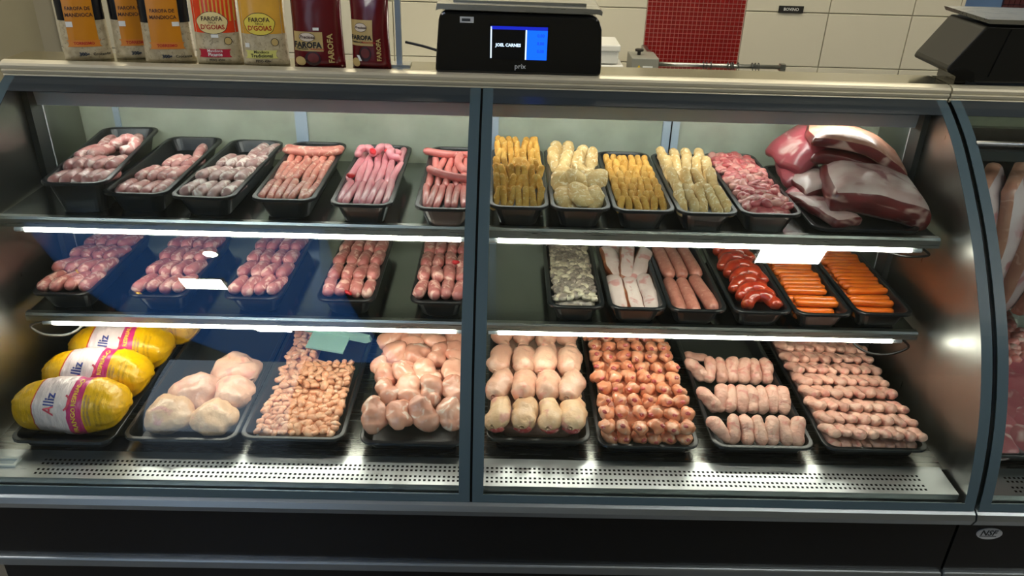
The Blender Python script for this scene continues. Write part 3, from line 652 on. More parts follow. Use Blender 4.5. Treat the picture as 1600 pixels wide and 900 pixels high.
OLD_ = ['first', 'second', 'third', 'fourth', 'fifth', 'sixth', 'seventh', 'eighth', 'ninth', 'tenth', 'eleventh', 'twelfth']
def where(ri, i, n_): return '%s row, %s' % ('front' if ri == 0 else ORD[ri], 'alone' if n_ == 1 else 'leftmost' if i == 0 else 'rightmost' if i == n_-1 else ORD[i]+' from left')
def rows(name, meshes, tr, spec, r, label, cat, group, jx=.001, z0=None, row0=0):
    """spec: list of (y centre, x0, x1, count, yaw, pitch, dz)"""
    out = []
    for ri, (y, x0, x1, n_, yaw, pitch, dz) in enumerate(spec):
        for i in range(n_):
            x = (x0+x1)/2 if n_ == 1 else x0+(x1-x0)*i/(n_-1)
            out.append(put(name, random.choice(meshes), tr, x+rnd(-jx, jx), y+rnd(-.004, .004), (tr['fl'] if z0 is None else z0)+r+dz+rnd(0, .0015), yaw+rnd(-.09, .09), pitch+rnd(-.05, .05), rnd(-.4, .4), label+', '+where(ri+row0, i, n_), cat, group))
    return out
Z1, Z2, Z3 = .9795, .7565, .5455
# --- top shelf, left
T1 = tray('deep black tray of mottled sausages at the left end of the top shelf', -.886, 1.563, Z1, .136, .41, .076, .048, .106)
T2 = tray('half-empty black tray, second from the left on the top shelf', -.7735, 1.575, Z1, .138, .405, .052, .022)
T3 = tray('black tray of greyish herb sausages, third from left on the top shelf', -.627, 1.563, Z1, .134, .405, .052, .026, -.03)
T4 = tray('black tray of thin speckled sausages, fourth from left on the top shelf', -.457, 1.560, Z1, .134, .405, .052, .036)
T5 = tray('black tray of smooth bright pink sausages with red ties on the top shelf', -.291, 1.543, Z1, .131, .41, .052, .036)
T6 = tray('black tray of pink sausages just left of the glass joint, top shelf', -.1145, 1.532, Z1, .130, .42, .052, .036)
TA = tray('black tray of upright yellow breaded sticks right of the glass joint', .037, 1.552, Z1, .127, .40)
TB = tray('black tray of pale breaded fillets on the top shelf', .1675, 1.550, Z1, .127, .405)
TC = tray('black tray of short yellow breaded sticks packed in rows', .3005, 1.547, Z1, .131, .40)
TD = tray('black tray of pale breaded rolls on the top shelf', .4335, 1.542, Z1, .127, .40)
TE = tray('black tray of loose red pork pieces beside the beef', .569, 1.545, Z1, .131, .41)
TF = tray('wide shallow black tray under the stacked beef slabs', .782, 1.557, Z1, .232, .415, .018, .006)
A = M
sg1 = sausage_set('pork_sausage', .094, .0128, A['saus'], 6); sgg = sausage_set('herb_sausage', .10, .0134, A['sausgrey'], 6)
lab = 'mottled pork sausage in the deep leftmost top-shelf tray'
rows('pork_sausage', sg1, T1, [(.058, -.047, .047, 5, -.10, -.10, .003), (.138, -.046, .047, 5, -.08, -.14, .008), (.222, -.044, -.014, 2, -.3, -.1, .008)], .0145, lab, 'sausage', 'sausages in the deep left tray')
def ring_saus(name, r, R_, a0, a1, mat, n=22):
    mb = MB(); P = [(R_*math.cos(R(a0+(a1-a0)*i/n)), R_*1.25*math.sin(R(a0+(a1-a0)*i/n)), .002*math.sin(i)) for i in range(n+1)]
    rs = [r*math.sqrt(max(.02, 1-max(0, (abs(2*i/n-1)-.86)/.14)**2)) for i in range(n+1)]
    mb.tube(P, rs, 12); return mb.mesh(name, mat, True)
put('curled_sausage', ring_saus('curled_sausage', .0138, .024, -70, 200, A['saus']), T1, .024, .255, T1['fl']+.024, -.3, .25, 0, 'thick sausage curled into a loop at the back of the deep left tray', 'sausage')
rows('pork_sausage', sg1, T1, [(.325, -.035, .035, 3, .1, 0, 0)], .0145, lab, 'sausage', 'sausages in the deep left tray', row0=3)
lab = 'pork sausage in the half-empty top-shelf tray'
rows('pork_sausage', sg1, T2, [(.056, -.038, .042, 4, -.06, -.08, .003), (.138, -.022, .047, 4, -.06, -.12, .008), (.222, .003, .047, 3, -.10, -.12, .008), (.30, .03, .045, 1, .1, .1, .004)], .0145, lab, 'sausage', 'sausages in the half-empty tray')
lab = 'greyish herb sausage in its top-shelf tray'
rows('herb_sausage', sgg, T3, [(.062, -.042, .045, 4, -.10, -.08, .003), (.148, -.036, .047, 4, -.10, -.12, .008), (.235, -.026, .047, 4, -.10, -.12, .008), (.335, .02, .045, 2, -.2, .05, .002)], .0142, lab, 'sausage', 'herb sausages')
th = sausage_set('thin_sausage', .115, .0083, A['sausthin'], 4, .25, .001); tp_ = sausage_set('pink_sausage', .135, .0084, A['sauspink'], 4, .3, .0004); tr_ = sausage_set('pink_sausage', .12, .0084, A['sausred'], 4, .35, .0005)
lab = 'thin speckled sausage in its top-shelf tray'
rows('thin_sausage', th, T4, [(.072, -.049, .049, 7, -.05, .02, .0), (.186, -.048, .049, 7, -.05, .06, .003), (.30, -.047, .047, 6, .05, 0, .0)], .0094, lab, 'sausage', 'thin speckled sausages')
arc = [lump(.15, .0092, prof=None, bend=1.1, amp=.001, fs=60, seed=4, mats=A['sausthin'], name='thin_sausage')]
for k in range(2): put('thin_sausage', arc[0], T4, 0, .285+.022*k, T4['fl']+.024, math.pi/2, 0, 0, ('front' if k == 0 else 'rear')+' thin sausage bent crosswise at the back of the fourth tray', 'sausage', 'thin speckled sausages')
lab = 'smooth bright pink sausage in the tray with red ties'
rows('pink_sausage', tp_, T5, [(.084, -.048, .048, 7, -.03, .02, .0), (.212, -.047, .048, 7, -.03, .05, .003), (.325, -.046, .046, 6, 0, 0, .0)], .0094, lab, 'sausage', 'smooth pink sausages')
cur = ring_saus('pink_sausage', .0092, .018, -20, 200, A['sauspink'])
for k, (x, y, yw) in enumerate(((-.036, .305, .2), (.004, .318, -.1), (.04, .30, 1.6))): put('pink_sausage', cur, T5, x, y, T5['fl']+.022, yw, .5, 0, ('left', 'middle', 'right')[k]+' curled pink sausage at the back of the tray with red ties', 'sausage', 'smooth pink sausages')
def knot(r=.006, mat='redtie', nm='tie'): return lump(.02, r, 1.2, .8, amp=.006, fs=120, seed=9, mats=A[mat], name=nm)
kn = knot()
for k, (t, x, y, dz, lb_) in enumerate(((T5, -.018, .30, .044, 'red tie knot at the back left of the bright pink sausages'), (T5, .020, .296, .046, 'red tie knot at the back right of the bright pink sausages'), (T5, -.046, .145, .036, 'red tie knot on the left edge of the bright pink sausages'), (T6, .048, .345, .040, 'red tie knot on the sausages beside the glass joint'))): put('sausage_tie', kn, t, x, y, t['fl']+dz-.012, k, .3, 0, lb_, 'tie')
lab = 'pink sausage in the top-shelf tray beside the glass joint'
rows('pink_sausage', tr_, T6, [(.080, -.048, .048, 7, 0, .02, .0), (.195, -.047, .047, 6, .05, .05, .002), (.31, -.046, .046, 6, 0, 0, .0)], .0094, lab, 'sausage', 'pink sausages by the joint')
for k, (x, y, yw, dz) in enumerate(((-.01, .175, 1.1, .034), (-.02, .33, 1.5, .034), (.012, .265, .15, .033))): put('pink_sausage', arc[0] if False else lump(.12, .0094, bend=.9, mats=A['sausred'], name='pink_sausage'), T6, x, y, T6['fl']+dz-.010, yw, .05, 0, ('front', 'rearmost', 'middle')[k]+' curved pink sausage lying on top beside the glass joint', 'sausage', 'pink sausages by the joint')
# --- breaded goods
st = [lump(.056, .0074, 1, .95, None, rnd(-.2, .2), 0, 14, 12, .0022, 90, k, A['bread'], 'breaded_stick', .8) for k in range(4)]
lab = 'upright yellow breaded stick right of the glass joint'
for ri, (y, n_, dz) in enumerate(((.040, 7, .004), (.085, 7, .016), (.150, 7, .018), (.205, 6, .016), (.262, 7, .020), (.315, 7, .022), (.355, 7, .022))):
    rows('breaded_stick', st, TA, [(y+.006, -.047, .047, n_, 0, 1.05, .026+dz-.006)], 0, lab, 'breaded stick', 'upright breaded sticks', row0=ri)
put('breaded_patty', lump(.05, .022, 1, .42, amp=.003, fs=70, seed=2, mats=A['bread'], name='breaded_patty'), TA, .006, .178, TA['fl']+.050, .3, .95, 0, 'round flat yellow breaded patty standing among the upright sticks', 'breaded patty')
fl_ = [lump(.095, .026, 1, .5, lambda t: .75+.35*math.sin(3*t+.3), rnd(-.5, .5), rnd(0, .4), 12, 12, .006, 45, k, A['breadp'], 'breaded_fillet', groove=.4, gfs=30) for k in range(6)]
flb = [lump(.085, .015, 1, .75, None, rnd(-.4, .4), rnd(0, .3), 12, 10, .004, 60, k, A['breadp'], 'breaded_fillet') for k in range(4)]
FB = [(-.028, .066, .006, .2, 0), (.004, .068, .014, .2, .2), (.032, .070, .006, .25, -.2), (-.028, .125, .012, .5, .3), (.012, .135, .014, .7, 1.0), (.038, .145, .016, .45, -.6), (-.02, .185, .010, .4, .2), (.03, .21, .012, .6, 1.2)]
for q, (x, y, dz, pi, yw) in enumerate(FB): put('breaded_fillet', random.choice(fl_), TB, x, y, TB['fl']+.014+dz, yw, pi, rnd(-.3, .3), 'flat pale breaded fillet, %s in the front half of its top-shelf tray' % ('nearest' if q == 0 else ORD[q]+' from the front'), 'breaded fillet', 'pale breaded fillets')
for q, (x, y, pi, yw) in enumerate(((-.042, .29, .7, .1), (-.018, .27, .6, -.4), (.01, .27, .6, -.3), (.03, .30, .75, .1), (.047, .285, .75, -.2), (-.005, .335, .7, 0), (-.03, .34, .6, .2))): put('breaded_fillet', random.choice(flb), TB, x, y, TB['fl']+.032, yw, pi, 0, 'slim pale breaded fillet at the back of its tray, '+('leftmost', 'left of centre', 'central', 'right of centre', 'rightmost', 'rearmost middle', 'rearmost left')[q], 'breaded fillet', 'pale breaded fillets')
st2 = [lump(.046, .0078, 1, .95, None, rnd(-.2, .2), 0, 14, 12, .002, 90, k+9, A['bread'], 'short_breaded_stick', .85) for k in range(4)]
lab = 'short yellow breaded stick in the tightly packed tray'
for j, y in enumerate((.035, .072, .110, .150, .19, .23, .27, .305)):
    rows('short_breaded_stick', st2, TC, [(y+.006, -.046, .046, 6+(j % 2), 0, .62, .019+.001*j)], .0, lab, 'breaded stick', 'short breaded sticks', row0=j)
ro = [lump(.098, .0122, 1, .95, None, rnd(-.25, .25), 0, 14, 10, .003, 70, k+4, A['breadp'], 'breaded_roll') for k in range(4)]
lab = 'pale breaded roll beside the red pork pieces'
rows('breaded_roll', ro, TD, [(.068, -.046, .046, 5, .06, .35, .015), (.150, -.042, .042, 4, .1, .45, .022), (.24, -.044, .045, 5, .1, .5, .022), (.315, -.04, .045, 4, .1, .4, .020)], .012, lab, 'breaded roll', 'pale breaded rolls')
# --- loose pork
ch = [lump(rnd(.03, .045), rnd(.010, .014), 1.1, .75, None, rnd(-.6, .6), rnd(-.4, .4), 8, 9, .005, 70, k, A['stew' if k % 3 else 'stewfat'], 'pork_piece') for k in range(9)]
def heap(name, meshes, tr, n_, y0, y1, hfun, label, cat, group, hx=None, zb=None, seed=1, lay=1):
    rg = random.Random(seed); hx = hx or tr['w']/2-.022; k = 0; out = []
    nx = max(1, int(round(math.sqrt(n_*2*hx/(y1-y0))))); ny = int(math.ceil(n_/nx))
    for j in range(ny):
        for i in range(nx):
            if k >= n_: break
            k += 1; x = -hx+2*hx*(i+.5)/nx+rg.uniform(-.3, .3)*2*hx/nx; y = y0+(y1-y0)*(j+.5)/ny+rg.uniform(-.3, .3)*(y1-y0)/ny
            h = hfun(x, y)
            if h is None: continue
            out.append(put(name, rg.choice(meshes), tr, x, y, (tr['fl'] if zb is None else zb)+h, rg.uniform(0, 6.28), rg.uniform(-.5, .5), rg.uniform(-.5, .5), label, cat, group))
    return out
build('meat_bed', MB().loft([rrect(0, 0, .088, .345, .02, 0), rrect(0, 0, .098, .355, .02, .018), rrect(0, 0, .07, .32, .02, .027)]), A['stew'], None, True, loc=(.569, 1.545+.2, Z1+.0245), label='lower layer of red pork under the loose pieces', cat='meat', kind='stuff')
heap('pork_piece', ch, TE, 95, .03, .375, lambda x, y: .024+.008*(1-(x/.05)**2), 'loose red pork piece in the tray beside the beef', 'meat piece', 'loose pork pieces', .048, seed=3)
# --- beef slabs
bm = (A['beeffat'], A['beef']); bp_ = (A['beefpink'], A['beefpink'])
put('beef_slab', slab(.200, .16, .072, .014, .004, 1, .004, 22, 18, 16, 4, e=.12, mats=bm, name='beef_slab'), TF, .042, .118, .050, -.14, .10, .14, 'front beef slab with pale fat top and dark red cut face', 'beef')
put('beef_slab', slab(.235, .13, .030, .030, .0, 5, .004, 20, 20, 12, 3, e=.2, mats=(A['porkrind'], A['beef']), name='beef_slab'), TF, .040, .240, .112, -.20, .06, .30, 'arched brown-red beef slab resting on top at the back', 'beef')
put('beef_slab', slab(.21, .12, .034, .026, .0, 25, .005, 22, 18, 12, 3, e=.2, mats=(A['beef'], A['beef']), name='beef_slab'), TF, .035, .245, .078, -.18, .06, .24, 'dark red beef slab sandwiched under the arched one', 'beef')
put('beef_slab', slab(.17, .14, .040, .030, .008, 8, .006, 24, 16, 14, 3, e=.3, mats=bp_, name='beef_slab'), TF, -.040, .292, .092, .30, .08, -.30, 'bright pink beef slab at the back left of the stack', 'beef')
put('beef_rib', slab(.070, .16, .028, .004, .002, 11, .004, 30, 10, 14, 3, e=.15, mats=(A['beeffat'], A['beef']), name='beef_rib'), TF, -.066, .100, .022, .40, .03, .10, 'narrow beef rib piece lying at the front left of the stack', 'beef')
put('beef_rib', slab(.085, .09, .030, .006, .004, 14, .006, 30, 12, 12, 3, e=.3, mats=(A['beeffat'], A['beef']), name='beef_rib'), TF, -.062, .180, .048, .1, .12, -.15, 'small fatty beef rib chunk at the left middle of the stack', 'beef')
put('beef_rib', slab(.09, .12, .028, .006, .006, 17, .006, 30, 12, 12, 3, e=.3, mats=bp_, name='beef_rib'), TF, -.075, .250, .050, -.1, .08, -.15, 'pink beef rib chunk tucked under the back left slab', 'beef')
put('beef_rib', slab(.06, .07, .022, .004, .004, 19, .005, 34, 10, 10, 3, e=.3, mats=(A['beefpink'], A['beef']), name='beef_rib'), TF, -.088, .165, .028, .5, .05, -.2, 'small pink beef end piece at the left edge of the stack', 'beef')
# --- middle shelf
names = ['leftmost tray', 'second tray from the left', 'third tray from the left', 'fourth tray from the left', 'tray beside the glass joint']
sd = sausage_set('coarse_sausage', .086, .0143, A['sausdark'], 7, .3, .0018)
for i, (x, nm) in enumerate(zip((-.9605, -.7514, -.544, -.338, -.132), names)):
    t = tray('black tray of coarse sausages on the middle shelf, '+nm, x, 1.543, Z2, .133 if i < 2 else .130, .405, .05, .030)
    yaw = (-.2, -.12, -.06, 0, 0)[i]
    rows('coarse_sausage', sd, t, [(.054, -.044, .044, 4, yaw, -.10, .003), (.126, -.043, .044, 4, yaw, -.18, .008), (.200, -.043, .043, 4, yaw, -.18, .009), (.275, -.043, .043, 4, yaw, -.15, .008), (.345, -.043, .043, 4, yaw, -.1, .006)], .015,
         'coarse sausage, middle shelf '+nm, 'sausage', 'coarse sausages, '+nm)
    if i == 1: ob('sausage_clip', knot(.005, 'yellowclip', 'clip'), None, (x-.045, 1.543+.022, Z2+.042), (0, .4, .5), 'yellow clip on a sausage end in the second middle tray', 'clip')
    if i == 0: ob('sausage_clip', knot(.004, 'yellowclip', 'clip'), None, (x-.002, 1.543+.098, Z2+.055), (0, .4, .5), 'tiny yellow clip among sausages in the leftmost middle tray', 'clip')
    if i == 3: ob('sausage_tie', knot(.005), None, (x+.003, 1.543+.028, Z2+.054), (0, .4, .5), 'red tie at the front of the fourth middle tray', 'tie')
    if i == 4: ob('sausage_tie', knot(.006), None, (x+.028, 1.543+.172, Z2+.066), (0, .2, 1.2), 'red tie among sausages in the middle tray by the joint', 'tie')
N1 = tray('black tray of chopped grey offal on the middle shelf', .1715, 1.536, Z2, .127, .405, .05, .018)
N2 = tray('black tray of smoked bacon pieces on the middle shelf', .308, 1.535, Z2, .130, .405, .05, .010)
N3 = tray('black tray of long brown-pink sausages on the middle shelf', .4405, 1.532, Z2, .131, .405, .05, .012)
N4 = tray('black tray of glossy red smoked sausage loops', .5835, 1.531, Z2, .133, .405, .05, .014)
N5 = tray('black tray of orange hot dog sausages, left of the two', .7185, 1.527, Z2, .130, .405, .05, .012)
N6 = tray('black tray of orange hot dog sausages at the right end', .857, 1.535, Z2, .133, .405, .05, .012)
of = [lump(rnd(.018, .03), rnd(.007, .010), 1.2, .7, None, rnd(-.7, .7), rnd(-.5, .5), 7, 8, .005, 110, k, A['offal' if k % 3 else 'offalp'], 'offal_piece') for k in range(8)]
build('offal_bed', MB().loft([rrect(0, 0, .082, .34, .02, 0), rrect(0, 0, .09, .35, .02, .018), rrect(0, 0, .07, .32, .02, .026)]), A['offal'], None, True, loc=(.1715, 1.536+.2, Z2+.0185), label='lower layer of chopped grey offal under the loose bits', cat='meat', kind='stuff')
heap('offal_piece', of, N1, 190, .03, .37, lambda x, y: .024+.010*(1-(x/.05)**2), 'small chopped grey offal piece on the middle shelf', 'offal piece', 'chopped offal', .044, seed=5)
ba = (A['bacon'], A['rind'])
bl = [slab(.036, .15, .026, .002, .004, k, .004, 30, 6, 12, mats=ba, name='bacon_piece', e=.3) for k in range(3)]
for k, (x, y, dz, yw, ln_) in enumerate(((-.034, .095, .016, .02, 'front left strip'), (.002, .095, .015, .05, 'front middle strip'), (.040, .10, .018, .03, 'front right strip'))):
    put('bacon_piece', bl[k], N2, x, y, N2['fl']+dz, yw, .12, (-.25, .1, -.35)[k], 'white bacon with brown rind, '+ln_, 'bacon', 'bacon pieces')
for k, (x, y, dz, yw, ln_) in enumerate(((-.032, .225, .030, .15, 'back left strip'), (.004, .235, .036, -.1, 'back middle strip'), (.036, .225, .030, -.3, 'back right strip'), (-.01, .32, .02, .3, 'rearmost strip'))):
    put('bacon_piece', bl[k % 3], N2, x, y, N2['fl']+dz, yw, .15, .2, 'white bacon with brown rind, '+ln_, 'bacon', 'bacon pieces')
ca = [lump(.165, .0165, 1, 1, lambda t: 1-.12*abs(2*t-1)**4, rnd(-.06, .06), 0, 16, 12, .001, 50, k, A['calab'], 'long_sausage') for k in range(3)]
for k, (x, y, dz, yw) in enumerate(((-.033, .095, 0, .02), (-.001, .095, .0, .03), (.037, .105, .004, .12), (-.035, .255, .016, .05), (-.004, .255, .017, .06), (.03, .26, .016, .08))): put('long_sausage', ca[k % 3], N3, x, y, N3['fl']+.0165+dz, yw, .02, 0, ('front left', 'front middle', 'front right', 'back left', 'back middle', 'back right')[k]+' long brown-pink sausage in its tray on the middle shelf', 'sausage', 'long brown-pink sausages')
lp = [ring_saus('smoked_sausage', .0150, .034, 8+k*6, 172+k*3, A['smoked'], 20) for k in range(3)]
for k in range(8): put('smoked_sausage', lp[k % 3], N4, (.004, .0, -.006)[k % 3]+.004, .022+.040*k, N4['fl']+.022+.0012*k, rnd(-.15, .1)-.05, .40, 0, 'glossy red smoked sausage loop, number %s from the front of its tray' % ('one', 'two', 'three', 'four', 'five', 'six', 'seven', 'eight')[k], 'sausage', 'red smoked sausage loops')
hd = [lump(.098, .0092, 1, .95, None, rnd(-.12, .12), 0, 12, 10, .0004, 40, k, A['hotdog'], 'hot_dog_sausage') for k in range(4)]
for t, nm in ((N5, 'left orange tray'), (N6, 'right-end orange tray')):
    for j in range(18):
        y = .034+.019*j
        for ly in (0, 1):
            if ly == 1 and (j in (0, 3) or j > 15): continue
            put('hot_dog_sausage', random.choice(hd), t, .0+rnd(-.006, .006)+(.004 if ly else 0), y+(.008 if ly else 0), t['fl']+.0095+ly*(.0165)+min(j, 8)*.0008, math.pi/2+rnd(-.06, .06), 0, 0, 'orange hot dog sausage, %s, %s layer, %s' % (nm, 'upper' if ly else 'lower', 'frontmost' if j == 0 else ORD[j]+' from the front'), 'sausage', 'orange sausages, '+nm)
# --- bottom deck
bw = dict(h=.036, fl=.006, l=.60)
B1 = tray('black tray holding the yellow chicken packs on the bottom deck', -.902, 1.320, Z3, .212, **bw)
B2 = tray('black tray with five skin-on chicken pieces', -.664, 1.334, Z3, .236, **bw)
B3 = tray('black tray of diced chicken with the green scoop', -.4305, 1.344, Z3, .220, **bw)
B4 = tray('black tray of skinless chicken thighs', -.176, 1.336, Z3, .224, **bw)
B5 = tray('black tray of whole chicken legs right of the glass joint', .0914, 1.354, Z3, .223, **bw)
B6 = tray('black tray of orange-pink chicken drumettes', .325, 1.341, Z3, .217, **bw)
B7 = tray('black tray with three rows of chicken wings', .5726, 1.345, Z3, .219, **bw)
B8 = tray('black tray of wing middles at the right end of the deck', .815, 1.346, Z3, .226, **bw)
# yellow packs
def pack_mat():
    mt, nt, b = new_mat('printed chicken bag film'); L = nt.links.new
    b.inputs['Roughness'].default_value = .3; b.inputs['Specular IOR Level'].default_value = .5
    tc = N(nt, 'ShaderNodeTexCoord'); sp = N(nt, 'ShaderNodeSeparateXYZ'); L(tc.outputs['Object'], sp.inputs[0])
    rp = N(nt, 'ShaderNodeValToRGB'); rp.color_ramp.interpolation = 'CONSTANT'; e = rp.color_ramp.elements
    e[0].position = 0; e[0].color = (*hexc('#dca600'), 1); e[1].position = .27; e[1].color = (*hexc('#b92a2a'), 1)
    for p_, c_ in ((.282, '#d9c6c4'), (.575, '#c2286c'), (.70, '#dfaa00')):
        q = e.new(p_); q.color = (*hexc(c_), 1)
    mp = N(nt, 'ShaderNodeMapRange'); mp.inputs['From Min'].default_value = -.12; mp.inputs['From Max'].default_value = .12; L(sp.outputs['X'], mp.inputs['Value'])
    L(mp.outputs[0], rp.inputs['Fac']); L(rp.outputs[0], b.inputs['Base Color'])
    mg = N(nt, 'ShaderNodeMapping'); mg.inputs['Scale'].default_value = (3, 1, 1); no = N(nt, 'ShaderNodeTexNoise'); no.inputs['Scale'].default_value = 28; no.inputs['Detail'].default_value = 3
    L(tc.outputs['Object'], mg.inputs[0]); L(mg.outputs[0], no.inputs['Vector'])
    bp = N(nt, 'ShaderNodeBump'); bp.inputs['Strength'].default_value = .8; bp.inputs['Distance'].default_value = .006; L(no.outputs['Fac'], bp.inputs['Height']); L(bp.outputs[0], b.inputs['Normal'])
    return mt
PM = pack_mat(); magi = plain('pink logo ink', '#c93a52', .4); navy = plain('navy logo ink', '#1d2c7c', .4); yeli = plain('yellow print', '#f0cf3a', .4); olive = plain('small print', '#7a6a12', .5)
def pack_surf(s, th, e=0):
    """s along the pack -.12...12, th angle: 0 = facing the customer, 90 = top"""
    q = min(1, abs(s)/.12)
    if s < 0: k = (max(0, 1-q**4.2))**.6; ky, kz = k*(1-.12*q), k*(1-.14*q)
    else: ky = (max(0, 1-q**8))**.5; kz = (max(0, 1-q**4.0))**.7
    c, sn = math.cos(th), math.sin(th)
    cy = math.copysign(abs(c)**.86, c); cz = math.copysign(abs(sn)**.86, sn)
    wob = 1+.10*mnoise.noise(Vector((s*16, c*1.3, sn*1.3)))+.045*mnoise.noise(Vector((s*45, c*3, sn*3)))+.05*q**3*math.sin(13*th+s*40)-.045*max(0, 1-abs(mnoise.noise(Vector((s*30, c*1.6+4, sn*1.6))))/.14)
    r = .0565*wob+e
    return Vector((s+.006*mnoise.noise(Vector((c*2, sn*2, 5)))*q**4, -(r*ky+.003)*cy, (r*.93*kz+.003)*cz))
def make_pack():
    mb = MB(); ns, na = 48, 44
    mb.loft([[pack_surf(-.1195+.239*i/ns, 2*math.pi*k/na) for k in range(na)] for i in range(ns+1)])
    return mb.mesh('film_bag', PM, True)
PMe = make_pack()
def pack(label, x, y, z, rz, rx=0):
    t = thing('chicken_pack', label, 'food pack', (x, y, z), (rx, 0, rz), 'yellow chicken packs')
    ob('film_bag', PMe, t)
    g = lambda s0, th0, e: (lambda a, b: pack_surf(s0-b, th0+a/.056, e))    # text runs up around the pack
    lettering('A', .030, g(-.017, .40, .0012), magi, t, bold=.02, sx=1, shear=.15); lettering('lliz', .030, g(-.017, .82, .0012), navy, t, bold=.02, shear=.15)
    mb = MB(); pts = [pack_surf(.012+.011*math.sin(R(a)), .72+.30*math.cos(R(a)), .0014) for a in range(10, 171, 16)]
    for a, b in zip(pts, pts[1:]):
        n_ = Vector((0, -.7, .7)); dd = (b-a).normalized().cross(n_).normalized()*.0022
        mb.add([a-dd, b-dd, b+dd, a+dd], [(0, 1, 2, 3)])
    build('smile_mark', mb, magi, t)
    lettering('FRANGO RESFRIADO', .0128, g(.033, .66, .0012), yeli, t, bold=.02)
    for k, s_ in enumerate((.055, .062)): lettering('CONSERVAR CONGELADO', .0055, g(s_, .45, .0012), navy, t)
    for k in range(2): lettering('MANTER SOB REFRIGERACAO', .0060, g(.075+.009*k, .50, .0012), olive, t)
    return t
pack('front yellow chicken pack lying at the tray edge', -.908, 1.405, Z3+.068, .03)
pack('second yellow chicken pack from the front', -.905, 1.520, Z3+.069, .0)
pack('third yellow chicken pack from the front', -.900, 1.635, Z3+.070, .05)
pack('rearmost yellow chicken pack mostly behind the shelf lamp', -.868, 1.756, Z3+.071, -.1)
# skin-on pieces
def chicken_piece(seed, mat, L=.105, r=.042, wz=.72, amp=.012): return lump(L, r, 1.05, wz, lambda t: .72+.4*math.sin(2.6*t+.25), rnd(-.4, .4), rnd(-.3, 0), 26, 28, amp, 22, seed, mat, 'chicken_piece', groove=.55, gfs=14)
for k, (x, y, z, yw, s_, lb_) in enumerate(((-.042, .078, .040, 1.2, 1.08, 'front left'), (.054, .074, .038, -1.25, 1.0, 'front right'), (-.012, .160, .042, .35, 1.12, 'middle left'), (.070, .162, .040, -.4, 1.05, 'middle right'), (.052, .250, .044, .8, 1.12, 'rearmost'))):
    put('chicken_piece', chicken_piece(k+1, A['skinpale' if k < 2 else 'skin']), B2, x, y, z, yw, 0, 0, lb_+' of the five skin-on chicken pieces', 'chicken', 'skin-on chicken pieces', s_)
# diced chicken
dc = [lump(rnd(.018, .028), rnd(.0062, .0085), 1.15, .85, None, rnd(-.6, .6), rnd(-.5, .5), 6, 8, .004, 120, k, A['dice'], 'chicken_dice') for k in range(8)]
mb = MB(); mb.loft([[(-.08, .03, 0), (.08, .03, 0), (.08, .30, 0), (-.02, .34, 0), (-.02, .5, 0), (-.08, .5, 0)], [(-.075, .035, .020), (.075, .035, .020), (.075, .28, .020), (-.03, .33, .022), (-.03, .49, .02), (-.075, .49, .02)]])
build('diced_chicken', mb, A['dice'], None, False, loc=(-.4305, 1.344, Z3+.0065), label='lower bed of diced chicken under the loose cubes', cat='diced chicken', kind='stuff')
def hd_(x, y):
    if y > .30 and x > -.015 and y < .47: return None
    return .023+.006*mnoise.noise(Vector((x*40, y*30, 0)))+(.006 if y > .2 else 0)
heap('chicken_dice', dc, B3, 290, .024, .50, hd_, 'small pink cube of diced chicken in the tray with the scoop', 'chicken cube', 'diced chicken cubes', .086, seed=8)
sp_ = thing('plastic_scoop', 'pale green plastic scoop lying in the diced chicken', 'scoop', (B3.location.x+.02, 1.344+.37, Z3+.046), (.15, .08, -.15))
gm = plain('pale green plastic', '#9cc4b4', .35)
build('blade', MB().prism([(-.035, 0), (.035, .006), (.035, .010), (-.035, .004)], -.06, .035), gm, sp_); build('handle', MB().prismy([(-.085, .004), (.075, -.002), (.09, .006), (.085, .020), (-.09, .024)], .02, .030), gm, sp_)
# skinless thighs
tg = [lump(rnd(.084, .096), .0270, 1, .78, lambda t, a=rnd(.1, .9): .78+.30*math.sin(2.4*t+a), rnd(-.5, .5), rnd(-.6, -.1), 24, 24, .010, 26, k, A['flesh'], 'chicken_thigh', groove=.6, gfs=17) for k in range(8)]
lab = 'skinless chicken thigh in the tray left of the glass joint'
for ri, (y, n_, z, pi) in enumerate(((.072, 4, .030, .1), (.125, 4, .030, 0), (.20, 4, .030, 0), (.28, 4, .030, 0), (.065, 4, .066, .30), (.142, 4, .072, .25), (.215, 4, .072, .2), (.29, 4, .074, .2), (.365, 4, .072, .1))):
    if z < .05 and y > .06: continue
    for i in range(n_): put('chicken_thigh', random.choice(tg), B4, (-.070+.046*i if ri == 0 else -.080+.052*i)+rnd(-.007, .007)+(.006 if ri % 2 else -.004), y+rnd(-.006, .006), z, rnd(-.6, .6), pi+rnd(-.15, .15), rnd(-.3, .3), ('lowest layer skinless thigh, ' if ri == 0 else 'skinless chicken thigh left of the glass joint, ')+where(0 if ri == 0 else ri-4, i, n_), 'chicken thigh', 'skinless chicken thighs')
build('thigh_bed', MB().loft([rrect(0, 0, .17, .36, .03, 0), rrect(0, 0, .18, .38, .03, .03), rrect(0, 0, .16, .34, .03, .045)]), A['flesh'], None, True, loc=(-.176, 1.336+.29, Z3+.0065), label='lower layer of chicken thighs under the visible ones', cat='chicken', kind='stuff')
